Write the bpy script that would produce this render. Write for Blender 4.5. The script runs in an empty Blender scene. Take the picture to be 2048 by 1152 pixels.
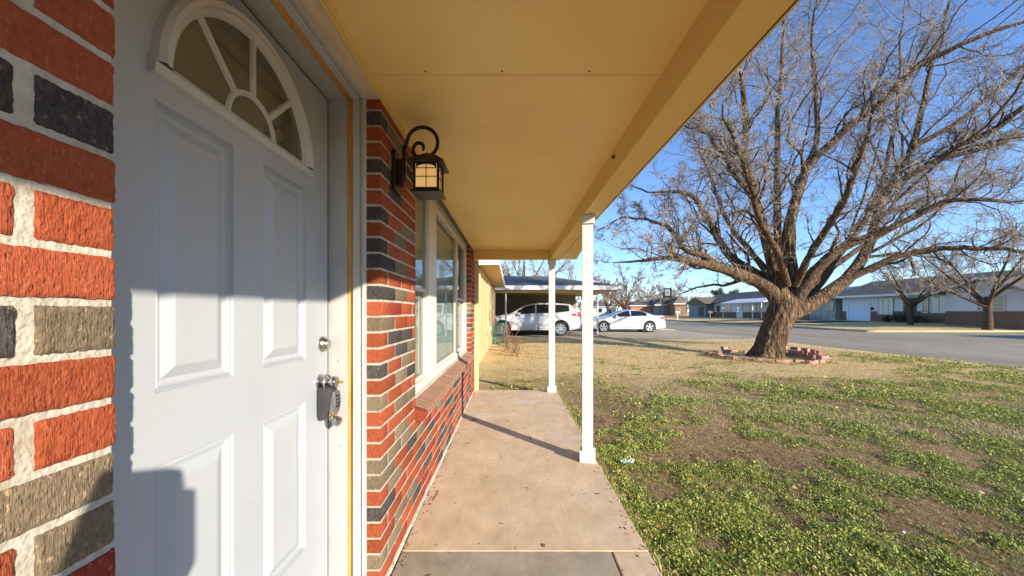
import bpy, math, random
import numpy as np
from mathutils import Vector, Matrix
R = math.radians
random.seed(7); rng = np.random.default_rng(7)
S = bpy.context.scene
COL = S.collection

# ------------------------------------------------------------------ camera, sky, sun, exposure
EYE = 1.19; F = 742.0
cam = bpy.data.objects.new('camera', bpy.data.cameras.new('camera')); COL.objects.link(cam)
cam.location = (0, 0, EYE); cam.rotation_euler = (R(90), 0, 0)
cam.data.sensor_width = 36; cam.data.lens = F/2048*36
cam.data.shift_x = 2/2048; cam.data.shift_y = 47/2048
cam.data.clip_start = 0.02; cam.data.clip_end = 3000
S.camera = cam
SUNV = Vector((-1, 1.1, -0.49)).normalized()
EL = math.asin(-SUNV.z); AZ = math.atan2(-SUNV.x, -SUNV.y)
W = bpy.data.worlds.new('World'); S.world = W; W.use_nodes = True
nt = W.node_tree; bg = nt.nodes['Background']
sky = nt.nodes.new('ShaderNodeTexSky'); sky.sky_type = 'NISHITA'; sky.sun_disc = False
sky.sun_elevation = EL; sky.sun_rotation = AZ
sky.air_density = 1.0; sky.dust_density = 0.2; sky.ozone_density = 2.0; sky.altitude = 900
tint = nt.nodes.new('ShaderNodeMix'); tint.data_type = 'RGBA'; tint.blend_type = 'MULTIPLY'; tint.inputs[0].default_value = 1; tint.inputs[7].default_value = (.60, .74, .95, 1)
nt.links.new(sky.outputs[0], tint.inputs[6]); nt.links.new(tint.outputs[2], bg.inputs[0]); bg.inputs[1].default_value = 0.135
sl = bpy.data.lights.new('sun', 'SUN'); sl.energy = 4.0; sl.angle = R(0.55); sl.color = (1, 0.89, 0.73)
so = bpy.data.objects.new('sun', sl); COL.objects.link(so); so.rotation_euler = SUNV.to_track_quat('-Z', 'Y').to_euler()
S.view_settings.view_transform = 'Standard'; S.view_settings.look = 'None'
S.view_settings.gamma = 1; S.view_settings.exposure = 1.2
S.render.engine = 'CYCLES'

# ------------------------------------------------------------------ helpers
def P(px, py, d):
    return Vector(((px-1022)/F*d, d, EYE-(py-623)/F*d))

def new_mat(name):
    m = bpy.data.materials.new(name); m.use_nodes = True
    return m, m.node_tree, m.node_tree.nodes['Principled BSDF']

def mat(name, c1, c2=None, rough=0.7, scale=8, bump=0.0, bscale=None, stretch=(1, 1, 1), metal=0, spec=0.5,
        emit=None, detail=6, coat=0, dist=0.01, lo=0.35, hi=0.65, coords='Object', rnd=0.0, spots=None):
    m, t, b = new_mat(name)
    b.inputs['Roughness'].default_value = rough; b.inputs['Metallic'].default_value = metal
    b.inputs['Specular IOR Level'].default_value = spec
    if coat: b.inputs['Coat Weight'].default_value = coat; b.inputs['Coat Roughness'].default_value = 0.03
    tc = t.nodes.new('ShaderNodeTexCoord'); mp = t.nodes.new('ShaderNodeMapping')
    mp.inputs['Scale'].default_value = stretch
    t.links.new(tc.outputs[coords], mp.inputs[0])
    oi = t.nodes.new('ShaderNodeObjectInfo')
    if rnd:
        mu = t.nodes.new('ShaderNodeVectorMath'); mu.operation = 'MULTIPLY_ADD'
        mu.inputs[1].default_value = (37, 17, 29)
        t.links.new(oi.outputs['Random'], mu.inputs[0]); t.links.new(mp.outputs[0], mu.inputs[2])
        vec = mu.outputs[0]
    else: vec = mp.outputs[0]
    col = None
    if c2 is None: b.inputs['Base Color'].default_value = (*c1, 1)
    else:
        n = t.nodes.new('ShaderNodeTexNoise'); n.inputs['Scale'].default_value = scale; n.inputs['Detail'].default_value = detail
        n.inputs['Roughness'].default_value = 0.65
        t.links.new(vec, n.inputs['Vector'])
        r = t.nodes.new('ShaderNodeValToRGB'); e = r.color_ramp.elements
        e[0].position = lo; e[0].color = (*c1, 1); e[1].position = hi; e[1].color = (*c2, 1)
        t.links.new(n.outputs[0], r.inputs[0]); col = r.outputs[0]
        if spots:
            n3 = t.nodes.new('ShaderNodeTexNoise'); n3.inputs['Scale'].default_value = spots[1]; n3.inputs['Detail'].default_value = 4
            t.links.new(vec, n3.inputs['Vector'])
            r3 = t.nodes.new('ShaderNodeValToRGB'); r3.color_ramp.elements[0].position = spots[2]; r3.color_ramp.elements[1].position = spots[3]
            t.links.new(n3.outputs[0], r3.inputs[0])
            mx = t.nodes.new('ShaderNodeMix'); mx.data_type = 'RGBA'
            t.links.new(r3.outputs[0], mx.inputs[0]); t.links.new(col, mx.inputs[6]); mx.inputs[7].default_value = (*spots[0], 1)
            col = mx.outputs[2]
        if rnd:
            hs = t.nodes.new('ShaderNodeHueSaturation'); ma = t.nodes.new('ShaderNodeMapRange')
            ma.inputs[3].default_value = 1-rnd; ma.inputs[4].default_value = 1+rnd
            t.links.new(oi.outputs['Random'], ma.inputs[0]); t.links.new(ma.outputs[0], hs.inputs['Value'])
            t.links.new(col, hs.inputs['Color']); col = hs.outputs[0]
        t.links.new(col, b.inputs['Base Color'])
    if bump:
        n2 = t.nodes.new('ShaderNodeTexNoise'); n2.inputs['Scale'].default_value = bscale or scale*4; n2.inputs['Detail'].default_value = 5
        t.links.new(vec, n2.inputs['Vector'])
        bp = t.nodes.new('ShaderNodeBump'); bp.inputs['Strength'].default_value = bump; bp.inputs['Distance'].default_value = dist
        t.links.new(n2.outputs[0], bp.inputs['Height']); t.links.new(bp.outputs[0], b.inputs['Normal'])
    if emit: b.inputs['Emission Color'].default_value = (*emit[0], 1); b.inputs['Emission Strength'].default_value = emit[1]
    return m

class MB:
    def __init__(s): s.v = []; s.f = []
    def add(s, vs, fs):
        o = len(s.v); s.v += [tuple(v) for v in vs]; s.f += [tuple(i+o for i in f) for f in fs]; return s
    def box(s, x0, x1, y0, y1, z0, z1):
        return s.add([(x0,y0,z0),(x1,y0,z0),(x1,y1,z0),(x0,y1,z0),(x0,y0,z1),(x1,y0,z1),(x1,y1,z1),(x0,y1,z1)],
              [(0,3,2,1),(4,5,6,7),(0,1,5,4),(1,2,6,5),(2,3,7,6),(3,0,4,7)])
    def prism(s, pts, off):          # polygon pts extruded by vector off
        n = len(pts); off = Vector(off); a = [Vector(p) for p in pts]; b = [p+off for p in a]
        return s.add(a+b, [tuple(range(n))[::-1], tuple(range(n, 2*n))]+[(i, (i+1) % n, (i+1) % n+n, i+n) for i in range(n)])
    def tube(s, pts, rad, n=8, cap=True):
        pts = [Vector(p) for p in pts]
        if not hasattr(rad, '__len__'): rad = [rad]*len(pts)
        ring = []; up = None
        for i, p in enumerate(pts):
            d = (pts[min(i+1, len(pts)-1)]-pts[max(i-1, 0)]).normalized()
            if up is None: up = Vector((0,0,1)) if abs(d.z) < .9 else Vector((1,0,0))
            a = d.cross(up)
            if a.length < 1e-4: a = d.orthogonal()
            a.normalize(); bb = a.cross(d).normalized(); up = bb
            ring.append([p+(a*math.cos(t*2*math.pi/n)+bb*math.sin(t*2*math.pi/n))*rad[i] for t in range(n)])
        vs = [q for r in ring for q in r]; fs = []
        for i in range(len(pts)-1):
            for t in range(n): fs.append((i*n+t, i*n+(t+1) % n, (i+1)*n+(t+1) % n, (i+1)*n+t))
        if cap: fs.append(tuple(range(n))[::-1]); fs.append(tuple((len(pts)-1)*n+t for t in range(n)))
        return s.add(vs, fs)
    def lathe(s, c, axis, prof, n=20):   # prof: list of (dist along axis, radius)
        c = Vector(c); ax = Vector(axis).normalized(); a = ax.orthogonal().normalized(); b = ax.cross(a)
        vs = []; fs = []
        for d, r in prof:
            for t in range(n):
                th = 2*math.pi*t/n; vs.append(c+ax*d+(a*math.cos(th)+b*math.sin(th))*r)
        for i in range(len(prof)-1):
            for t in range(n): fs.append((i*n+t, i*n+(t+1) % n, (i+1)*n+(t+1) % n, (i+1)*n+t))
        fs.append(tuple(range(n))[::-1]); fs.append(tuple((len(prof)-1)*n+t for t in range(n)))
        return s.add(vs, fs)
    def mesh(s, name, smooth=False, angle=40):
        me = bpy.data.meshes.new(name); me.from_pydata(s.v, [], s.f)
        if smooth:
            me.polygons.foreach_set('use_smooth', [True]*len(me.polygons))
            me.set_sharp_from_angle(angle=R(angle))
        me.update(); return me
    def build(s, name, m, parent=None, smooth=False, bevel=0, angle=40):
        o = bpy.data.objects.new(name, s.mesh(name, smooth, angle)); COL.objects.link(o)
        if m: o.data.materials.append(m)
        if bevel:
            b = o.modifiers.new('bevel', 'BEVEL'); b.width = bevel; b.segments = 2; b.limit_method = 'ANGLE'; b.angle_limit = R(35)
        par(o, parent); return o

def par(o, parent):
    if parent is None: return
    o.parent = parent
    if parent.type == 'EMPTY': o.matrix_parent_inverse = Matrix.Translation(-parent.location)

def tag(o, label=None, cat=None, group=None, kind=None):
    if label: o['label'] = label
    if cat: o['category'] = cat
    if group: o['group'] = group
    if kind: o['kind'] = kind
    return o
def thing(name, loc, label, cat, group=None):
    o = bpy.data.objects.new(name, None); COL.objects.link(o); o.location = loc; o.empty_display_size = .1
    return tag(o, label, cat, group)
def copy_tree(o, parent=None):
    kids = list(o.children); c = o.copy(); COL.objects.link(c)
    if parent is not None:
        c.parent = parent
    for k in kids: copy_tree(k, c)
    return c

def np_obj(name, V, Fq, m, parent=None, attr=None, smooth=False):
    """V (n,3), Fq (m,k) -> object.  attr: per-face colour (m,3)"""
    me = bpy.data.meshes.new(name); nf, k = Fq.shape
    me.vertices.add(len(V)); me.vertices.foreach_set('co', np.ascontiguousarray(V, np.float32).ravel())
    me.loops.add(nf*k); me.loops.foreach_set('vertex_index', Fq.astype(np.int32).ravel())
    me.polygons.add(nf); me.polygons.foreach_set('loop_start', np.arange(0, nf*k, k, dtype=np.int32))
    me.polygons.foreach_set('loop_total', np.full(nf, k, np.int32))
    if smooth: me.polygons.foreach_set('use_smooth', np.ones(nf, bool))
    me.update(calc_edges=True)
    if attr is not None:
        a = me.attributes.new('tint', 'FLOAT_COLOR', 'FACE')
        a.data.foreach_set('color', np.hstack([attr, np.ones((nf, 1))]).astype(np.float32).ravel())
    o = bpy.data.objects.new(name, me); COL.objects.link(o); me.materials.append(m); par(o, parent); return o

def vnoise(x, y, s, seed=0):
    r = np.random.default_rng(seed).random((256, 256)); x = np.asarray(x)/s+1000.3; y = np.asarray(y)/s+1000.7
    xi = np.floor(x).astype(int); yi = np.floor(y).astype(int); fx = x-xi; fy = y-yi
    fx = fx*fx*(3-2*fx); fy = fy*fy*(3-2*fy); g = lambda a, b: r[a % 256, b % 256]
    return (g(xi, yi)*(1-fx)+g(xi+1, yi)*fx)*(1-fy)+(g(xi, yi+1)*(1-fx)+g(xi+1, yi+1)*fx)*fy
def fbm(x, y, s, seed=0): return .5*vnoise(x, y, s, seed)+.3*vnoise(x, y, s/2.3, seed+1)+.2*vnoise(x, y, s/5.1, seed+2)

# ------------------------------------------------------------------ materials
bm_kw = dict(rough=.9, scale=14, bump=.9, bscale=1.0, dist=.006, rnd=.18, spec=.25)
def pit(m):      # sandy pits and fine vertical combing on the brick faces
    t = m.node_tree; bp = [n for n in t.nodes if n.type == 'BUMP'][0]; mp = [n for n in t.nodes if n.type == 'VECT_MATH'][0]
    old = bp.inputs['Height'].links[0].from_socket
    w = t.nodes.new('ShaderNodeTexNoise'); w.inputs['Scale'].default_value = 5; w.inputs['Detail'].default_value = 2
    sc = t.nodes.new('ShaderNodeVectorMath'); sc.operation = 'MULTIPLY'; sc.inputs[1].default_value = (1, 1, .12)
    t.links.new(mp.outputs[0], sc.inputs[0]); t.links.new(sc.outputs[0], w.inputs['Vector'])
    v = t.nodes.new('ShaderNodeTexVoronoi'); v.inputs['Scale'].default_value = 1.3; t.links.new(mp.outputs[0], v.inputs['Vector'])
    r_ = t.nodes.new('ShaderNodeMapRange'); r_.inputs[1].default_value = .0; r_.inputs[2].default_value = .35; t.links.new(v.outputs['Distance'], r_.inputs[0])
    a = t.nodes.new('ShaderNodeMath'); a.operation = 'MULTIPLY_ADD'; a.inputs[1].default_value = .45; t.links.new(w.outputs[0], a.inputs[0]); t.links.new(old, a.inputs[2])
    b = t.nodes.new('ShaderNodeMath'); b.operation = 'MULTIPLY_ADD'; b.inputs[1].default_value = .35; t.links.new(r_.outputs[0], b.inputs[0]); t.links.new(a.outputs[0], b.inputs[2])
    t.links.new(b.outputs[0], bp.inputs['Height'])
def brick_mat(name, a, b, sp):
    m = mat(name, a, b, rough=.88, scale=1.1, stretch=(120, 120, 75), bump=1.0, bscale=1.6, dist=.0035, rnd=.16, spec=.2, spots=(sp, 1.4, .60, .70), detail=9)
    pit(m)
    return m
BR = {'red': brick_mat('brick red', (.22,.043,.017), (.33,.080,.031), (.36,.10,.05)),
      'orange': brick_mat('brick orange', (.27,.058,.026), (.36,.088,.038), (.40,.13,.06)),
      'dark': brick_mat('brick charcoal', (.035,.030,.030), (.085,.072,.066), (.20,.16,.12)),
      'grey': brick_mat('brick grey brown', (.13,.095,.06), (.21,.16,.10), (.34,.24,.15)),
      'dusty': brick_mat('brick dusty', (.24,.13,.085), (.35,.205,.14), (.45,.34,.25)),
      'maroon': brick_mat('brick maroon', (.16,.022,.016), (.25,.04,.024), (.34,.10,.07))}
M = dict(
 mortar=mat('mortar', (.36,.32,.25), (.50,.455,.37), .95, 30, 1.0, 120, dist=.004, spots=((.30,.24,.16), 9, .56, .7)),
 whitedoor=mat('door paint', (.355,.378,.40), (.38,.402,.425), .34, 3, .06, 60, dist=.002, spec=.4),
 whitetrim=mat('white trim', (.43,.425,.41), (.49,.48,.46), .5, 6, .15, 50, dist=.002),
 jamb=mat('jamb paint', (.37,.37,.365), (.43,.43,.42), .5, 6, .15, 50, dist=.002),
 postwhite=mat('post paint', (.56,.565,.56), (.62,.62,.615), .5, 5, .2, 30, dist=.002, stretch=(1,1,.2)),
 ceiling=mat('ceiling paint', (.80,.555,.185), (.85,.62,.225), .50, 1.4, .12, 40, dist=.002, spots=((.70,.48,.15), .9, .60, .95)),
 beam=mat('beam paint', (.72,.49,.14), (.78,.55,.18), .55, 2.5, .2, 40, stretch=(1,.15,1), dist=.002),
 pine=mat('pine', (.50,.24,.05), (.66,.36,.10), .5, 6, .2, 40, stretch=(6,6,.5), dist=.002, spots=((.30,.12,.02), 1.3, .66, .74)),
 primed=mat('raw board', (.62,.48,.33), (.72,.58,.43), .7, 6, .2, 40, stretch=(4,.5,4), dist=.002, spots=((.34,.20,.11), 2.2, .6, .8)),
 tanpost=mat('tan wood', (.55,.40,.20), (.64,.49,.27), .6, 6, .2, 30, stretch=(4,4,.5), dist=.002),
 gap=mat('weatherstrip', (.015,.014,.013), rough=.8),
 iron=mat('oil rubbed bronze', (.020,.014,.010), (.045,.030,.020), .45, 20, .2, 90, metal=.6, dist=.001),
 lampglass=mat('lit amber glass', (.8,.6,.3), (.85,.66,.36), .3, 20, emit=((1,.54,.16), .20)),
 bulb=mat('bulb', (1,.8,.5), rough=.3, emit=((1,.72,.32), 3)),
 chrome=mat('satin nickel', (.46,.45,.43), rough=.22, metal=1),
 brass=mat('brass', (.70,.48,.18), rough=.25, metal=1),
 rubber=mat('black rubber', (.030,.031,.034), (.045,.046,.05), .5, 30),
 lockpaint=mat('lock box face', (.20,.20,.195), (.27,.27,.265), .3, 30, metal=.7),
 darkglass=mat('fanlight glass', (.085,.078,.058), (.125,.115,.085), .05, 3, spec=.8),
 slab=mat('porch concrete', (.53,.395,.25), (.66,.51,.345), .8, 2.2, .25, 90, dist=.002, spots=((.62,.56,.49), 1.6, .60, .74)),
 slabgrey=mat('porch concrete grey', (.29,.25,.18), (.40,.35,.26), .7, 2.6, .25, 90, dist=.002, spots=((.5,.46,.38), 3, .62, .8)),
 crack=mat('joint dirt', (.06,.045,.03), rough=.95),
 stucco=mat('tan painted wall', (.56,.41,.19), (.62,.46,.23), .8, 3, .3, 60, dist=.003),
 asphalt=mat('asphalt', (.29,.245,.18), (.37,.32,.24), .9, .35, .5, 60, dist=.004, spots=((.26,.235,.20), .9, .55, .8), stretch=(1.6,.35,1), spec=.08),
 kerb=mat('kerb concrete', (.25,.22,.17), (.34,.30,.24), .85, 3, .3, 40),
 driveway=mat('driveway concrete', (.36,.31,.23), (.48,.42,.315), .9, .6, .3, 40, spec=.08),
 shingle=mat('dark shingle', (.055,.053,.05), (.13,.125,.12), .9, 9, .5, 30, stretch=(1,1,5)),
 shinglebrown=mat('brown shingle', (.11,.085,.062), (.19,.155,.115), .9, 7, .5, 30, stretch=(1,1,5)),
 fascia=mat('fascia white', (.66,.66,.66), (.76,.76,.75), .5, 4),
 siding=mat('white siding', (.62,.64,.66), (.70,.72,.74), .6, 5),
 bluegrey=mat('blue grey siding', (.15,.175,.20), (.20,.23,.26), .7, 5),
 wainscot=mat('far brown brick', (.15,.085,.055), (.23,.14,.095), .9, 12, .5, 40, stretch=(1,1,3)),
 orangebrick=mat('far orange brick', (.42,.15,.05), (.5,.20,.07), .9, 9),
 fieldstone=mat('far stone', (.33,.32,.28), (.50,.49,.44), .9, 5, 1, 12, dist=.05),
 pane=mat('window pane', (.03,.035,.04), rough=.06, spec=.8),
 curtainpane=mat('curtained pane', (.40,.42,.42), (.52,.53,.52), .12, 3, stretch=(1,14,1), spec=.6),
 frame=mat('window frame', (.62,.585,.50), rough=.5),
 garage=mat('garage door', (.58,.66,.78), (.64,.71,.82), .5, 3),
 teal=mat('teal roof', (.10,.24,.26), (.14,.29,.31), .6, 3),
 carwhite=mat('white car paint', (.56,.57,.58), rough=.28, coat=1, spec=.5),
 carglass=mat('car glass', (.012,.014,.018), rough=.04, spec=.9),
 tyre=mat('tyre', (.02,.02,.02), (.035,.034,.032), .8, 30),
 alloy=mat('alloy wheel', (.62,.63,.65), rough=.28, metal=.9),
 tail=mat('tail lamp', (.55,.012,.02), rough=.15, coat=1),
 black=mat('black plastic', (.018,.018,.02), rough=.45),
 headlamp=mat('head lamp', (.7,.72,.74), rough=.1, coat=1),
 polewhite=mat('carport post paint', (.62,.62,.60), rough=.5),
 hose=mat('green hose', (.012,.20,.12), (.02,.27,.18), .4, 10),
 tealmetal=mat('teal reel', (.03,.30,.32), rough=.5),
 paver=mat('pink paver', (.36,.18,.13), (.50,.29,.22), .9, 14, .5, 60, rnd=.12),
 batten=mat('carport board', (.24,.19,.12), (.32,.26,.17), .8, 4),
 litter=mat('litter film', (.42,.50,.51), rough=.3),
 evergreen=mat('far evergreen', (.03,.045,.022), (.06,.075,.035), .8, 2),
 curtain=mat('curtain', (.35,.21,.10), (.48,.31,.17), .9, 3, stretch=(1,10,1)),
 sheet=mat('white blind', (.50,.53,.52), (.60,.62,.61), .6, 2, stretch=(1,6,.4)),
 room=mat('room', (.10,.08,.06), rough=.9),
 mailbox=mat('mailbox', (.55,.56,.58), rough=.4),
)
# big tree bark: ridged
def bark(name, c0, c1, c2, vs=(9,9,1.6), dist=.05):
    m, t, b = new_mat(name); b.inputs['Roughness'].default_value = .95; b.inputs['Specular IOR Level'].default_value = .15
    tc = t.nodes.new('ShaderNodeTexCoord'); mp = t.nodes.new('ShaderNodeMapping'); mp.inputs['Scale'].default_value = vs
    t.links.new(tc.outputs['Object'], mp.inputs[0])
    v = t.nodes.new('ShaderNodeTexVoronoi'); v.feature = 'DISTANCE_TO_EDGE'; v.inputs['Scale'].default_value = 1.4
    n = t.nodes.new('ShaderNodeTexNoise'); n.inputs['Scale'].default_value = 1.5; n.inputs['Detail'].default_value = 8; n.inputs['Distortion'].default_value = .8
    mixv = t.nodes.new('ShaderNodeMix'); mixv.data_type = 'VECTOR'; mixv.inputs[0].default_value = .35
    t.links.new(mp.outputs[0], n.inputs['Vector']); t.links.new(mp.outputs[0], mixv.inputs[4]); t.links.new(n.outputs[1], mixv.inputs[5])
    t.links.new(mixv.outputs[1], v.inputs['Vector'])
    r = t.nodes.new('ShaderNodeValToRGB'); e = r.color_ramp.elements
    e[0].position = .3; e[0].color = (*c0, 1); e[1].position = .7; e[1].color = (*c2, 1); k = e.new(.5); k.color = (*c1, 1)
    t.links.new(n.outputs[0], r.inputs[0])
    mu = t.nodes.new('ShaderNodeMath'); mu.operation = 'MULTIPLY_ADD'; mu.inputs[1].default_value = 1.2
    t.links.new(v.outputs[0], mu.inputs[0]); t.links.new(n.outputs[0], mu.inputs[2])
    bp = t.nodes.new('ShaderNodeBump'); bp.inputs['Distance'].default_value = dist; bp.inputs['Strength'].default_value = 1
    t.links.new(mu.outputs[0], bp.inputs['Height']); t.links.new(bp.outputs[0], b.inputs['Normal'])
    t.links.new(r.outputs[0], b.inputs['Base Color']); return m
M['bark'] = bark('bark', (.035,.021,.012), (.10,.063,.036), (.26,.18,.11), (11,11,2.2), .06)
M['limb'] = bark('limb bark', (.035,.022,.013), (.085,.056,.034), (.21,.15,.10), (14,14,7), .012)
M['twig'] = mat('twig bark', (.11,.08,.057), (.46,.38,.295), .85, 3)
M['fartwig'] = mat('far twig', (.20,.14,.10), (.32,.24,.17), .9, 1)
M['shrub'] = mat('shrub stem', (.14,.06,.035), (.26,.15,.08), .8, 4)

def tint_mat(name, rough=.7, trans=.25):
    m, t, b = new_mat(name); a = t.nodes.new('ShaderNodeAttribute'); a.attribute_name = 'tint'
    t.links.new(a.outputs['Color'], b.inputs['Base Color']); b.inputs['Roughness'].default_value = rough
    b.inputs['Specular IOR Level'].default_value = .35
    if trans:
        tr = t.nodes.new('ShaderNodeBsdfTranslucent'); t.links.new(a.outputs['Color'], tr.inputs[0])
        mx = t.nodes.new('ShaderNodeMixShader'); mx.inputs[0].default_value = trans
        t.links.new(b.outputs[0], mx.inputs[1]); t.links.new(tr.outputs[0], mx.inputs[2])
        t.links.new(mx.outputs[0], t.nodes['Material Output'].inputs[0])
    return m
M['grass'] = tint_mat('grass leaves', .5); M['leaf'] = tint_mat('dead leaves', .7, .1)

# ground: dirt + straw by world position
def ground_mat():
    m, t, b = new_mat('lawn ground'); b.inputs['Roughness'].default_value = .95; b.inputs['Specular IOR Level'].default_value = .1
    g = t.nodes.new('ShaderNodeNewGeometry')
    def noise(s, d=7, st=None):
        n = t.nodes.new('ShaderNodeTexNoise'); n.inputs['Scale'].default_value = s; n.inputs['Detail'].default_value = d; n.inputs['Roughness'].default_value = .7
        if st:
            mp = t.nodes.new('ShaderNodeMapping'); mp.inputs['Scale'].default_value = st; t.links.new(g.outputs['Position'], mp.inputs[0]); t.links.new(mp.outputs[0], n.inputs['Vector'])
        else: t.links.new(g.outputs['Position'], n.inputs['Vector'])
        return n
    def ramp(src, stops):
        r = t.nodes.new('ShaderNodeValToRGB'); e = r.color_ramp.elements
        e[0].position = stops[0][0]; e[0].color = (*stops[0][1], 1); e[1].position = stops[-1][0]; e[1].color = (*stops[-1][1], 1)
        for p_, c in stops[1:-1]: e.new(p_).color = (*c, 1)
        t.links.new(src, r.inputs[0]); return r.outputs[0]
    straw = ramp(noise(22, 9).outputs[0], [(.3, (.36,.25,.11)), (.5, (.68,.49,.22)), (.72, (.82,.67,.37))])
    dirt = ramp(noise(26, 9).outputs[0], [(.3, (.10,.062,.03)), (.5, (.24,.16,.08)), (.72, (.46,.33,.175))])
    big = ramp(noise(.55, 5).outputs[0], [(.40, (0,0,0)), (.58, (1,1,1))])
    sx = t.nodes.new('ShaderNodeSeparateXYZ'); t.links.new(g.outputs['Position'], sx.inputs[0])
    mr = t.nodes.new('ShaderNodeMapRange'); mr.inputs[1].default_value = 5.5; mr.inputs[2].default_value = 8.5; mr.inputs[3].default_value = .0; mr.inputs[4].default_value = 1.0
    t.links.new(sx.outputs['Y'], mr.inputs[0])
    ad = t.nodes.new('ShaderNodeMath'); ad.operation = 'MULTIPLY_ADD'; ad.inputs[1].default_value = .35; ad.use_clamp = True
    t.links.new(big, ad.inputs[0]); t.links.new(mr.outputs[0], ad.inputs[2])
    mx = t.nodes.new('ShaderNodeMix'); mx.data_type = 'RGBA'; t.links.new(ad.outputs[0], mx.inputs[0]); t.links.new(dirt, mx.inputs[6]); t.links.new(straw, mx.inputs[7])
    # green growth patches
    gr = ramp(noise(.9, 8, (.6,1.3,1)).outputs[0], [(.56, (0,0,0)), (.66, (1,1,1))])
    gm = t.nodes.new('ShaderNodeMath'); gm.operation = 'MULTIPLY'; gm.inputs[1].default_value = .75; t.links.new(gr, gm.inputs[0])
    m2 = t.nodes.new('ShaderNodeMix'); m2.data_type = 'RGBA'; t.links.new(gm.outputs[0], m2.inputs[0]); t.links.new(mx.outputs[2], m2.inputs[6])
    m2.inputs[7].default_value = (.11,.125,.035, 1)
    t.links.new(m2.outputs[2], b.inputs['Base Color'])
    bp = t.nodes.new('ShaderNodeBump'); bp.inputs['Strength'].default_value = 1; bp.inputs['Distance'].default_value = .04
    t.links.new(noise(16, 8).outputs[0], bp.inputs['Height']); t.links.new(bp.outputs[0], b.inputs['Normal'])
    return m
M['ground'] = ground_mat()
def grit(m, s1=260, s2=9, lo=.80, hi=1.12, dark=(.14,.10,.07)):
    t = m.node_tree; b = t.nodes['Principled BSDF']; src = b.inputs['Base Color'].links[0].from_socket
    tc = t.nodes.new('ShaderNodeTexCoord'); prev = src
    for sc, a_, h_, st in ((s1, lo, hi, (1,1,1)), (s2, .90, 1.08, (1,1,1)), (38, .93, 1.05, (1,.25,1))):
        mp = t.nodes.new('ShaderNodeMapping'); mp.inputs['Scale'].default_value = st; t.links.new(tc.outputs['Object'], mp.inputs[0])
        n = t.nodes.new('ShaderNodeTexNoise'); n.inputs['Scale'].default_value = sc; n.inputs['Detail'].default_value = 7; n.inputs['Roughness'].default_value = .7; t.links.new(mp.outputs[0], n.inputs['Vector'])
        r_ = t.nodes.new('ShaderNodeMapRange'); r_.inputs[1].default_value = .35; r_.inputs[2].default_value = .65; r_.inputs[3].default_value = a_; r_.inputs[4].default_value = h_
        t.links.new(n.outputs[0], r_.inputs[0]); mx = t.nodes.new('ShaderNodeVectorMath'); mx.operation = 'SCALE'
        t.links.new(prev, mx.inputs[0]); t.links.new(r_.outputs[0], mx.inputs[3]); prev = mx.outputs[0]
    v = t.nodes.new('ShaderNodeTexNoise'); v.inputs['Scale'].default_value = 22; v.inputs['Detail'].default_value = 1; t.links.new(tc.outputs['Object'], v.inputs['Vector'])
    r_ = t.nodes.new('ShaderNodeMapRange'); r_.inputs[1].default_value = .74; r_.inputs[2].default_value = .78; r_.inputs[4].default_value = .6; t.links.new(v.outputs[0], r_.inputs[0])
    mx = t.nodes.new('ShaderNodeMix'); mx.data_type = 'RGBA'; t.links.new(r_.outputs[0], mx.inputs[0]); t.links.new(prev, mx.inputs[6]); mx.inputs[7].default_value = (*dark, 1)
    t.links.new(mx.outputs[2], b.inputs['Base Color'])
grit(M['slab']); grit(M['slabgrey']); grit(M['kerb'], 60, 4); grit(M['asphalt'], 30, 1.2, .85, 1.1); grit(M['driveway'], 20, 1.0, .85, 1.1)
grit(M["stucco"], 60, 2)


# ------------------------------------------------------------------ ground, roads
RX0, RX1 = 11.6, 24.0           # street between the kerbs
CY0, CY1 = 14.5, 25.0           # cross street
def gh(x, y):
    x = np.asarray(x, float); y = np.asarray(y, float)
    lawn = -.065-.05*np.clip((x-2)/9, 0, 1)+.03*(vnoise(x, y, 2.3, 5)-.5)*np.clip((x-.9)/2, 0, 1)
    lawn = lawn+.02*np.clip((y-14)/5, 0, 1)
    far = -.10+.26*np.clip((x-27)/10, 0, 1)*np.where(y > CY0+1, np.clip((y-CY1-.3)/3, 0, 1), np.clip((CY0-.3-y)/3, 0, 1))
    h = np.where(x < RX0-.01, lawn, far)
    h = np.where((x > RX0-.005) & (x < RX1+.005), -.30, h)
    h = np.where((x >= RX1) & (y > CY0) & (y < CY1), -.30, h)
    h = np.where((x > -7) & (x < RX0-.01) & (y > 17.75) & (y < 26.1), -.20, h)
    return h
xs = np.unique(np.concatenate([np.array([-900,-400,-150,-60,-30,-15,-8,-7.01,-6.99,-4,-2]), np.arange(-1.2, 11.5, .22), [RX0-.02, RX0, RX1, RX1+.01, 25, 26,27,29,31,34,37,40,50,70,100,200,400,900]]))
ys = np.unique(np.concatenate([[-400,-150,-60,-30,-15,-8,-4,-2,-1], np.arange(0, 17.3, .22), [17.5,17.74,17.76,19,21,23,26.09,26.11, CY0, CY0+.01, CY1-.01, CY1, CY1+.3, 26.5, 28,32,38,45,55,70,100,150,250,500,1200]]))
gx, gy = np.meshgrid(xs, ys); gz = gh(gx, gy)
nx, ny = len(xs), len(ys); idx = np.arange(nx*ny).reshape(ny, nx)
gf = np.stack([idx[:-1,:-1].ravel(), idx[:-1,1:].ravel(), idx[1:,1:].ravel(), idx[1:,:-1].ravel()], 1)
tag(np_obj('ground', np.stack([gx.ravel(), gy.ravel(), gz.ravel()], 1), gf, M['ground'], smooth=False), kind='structure')

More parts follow.
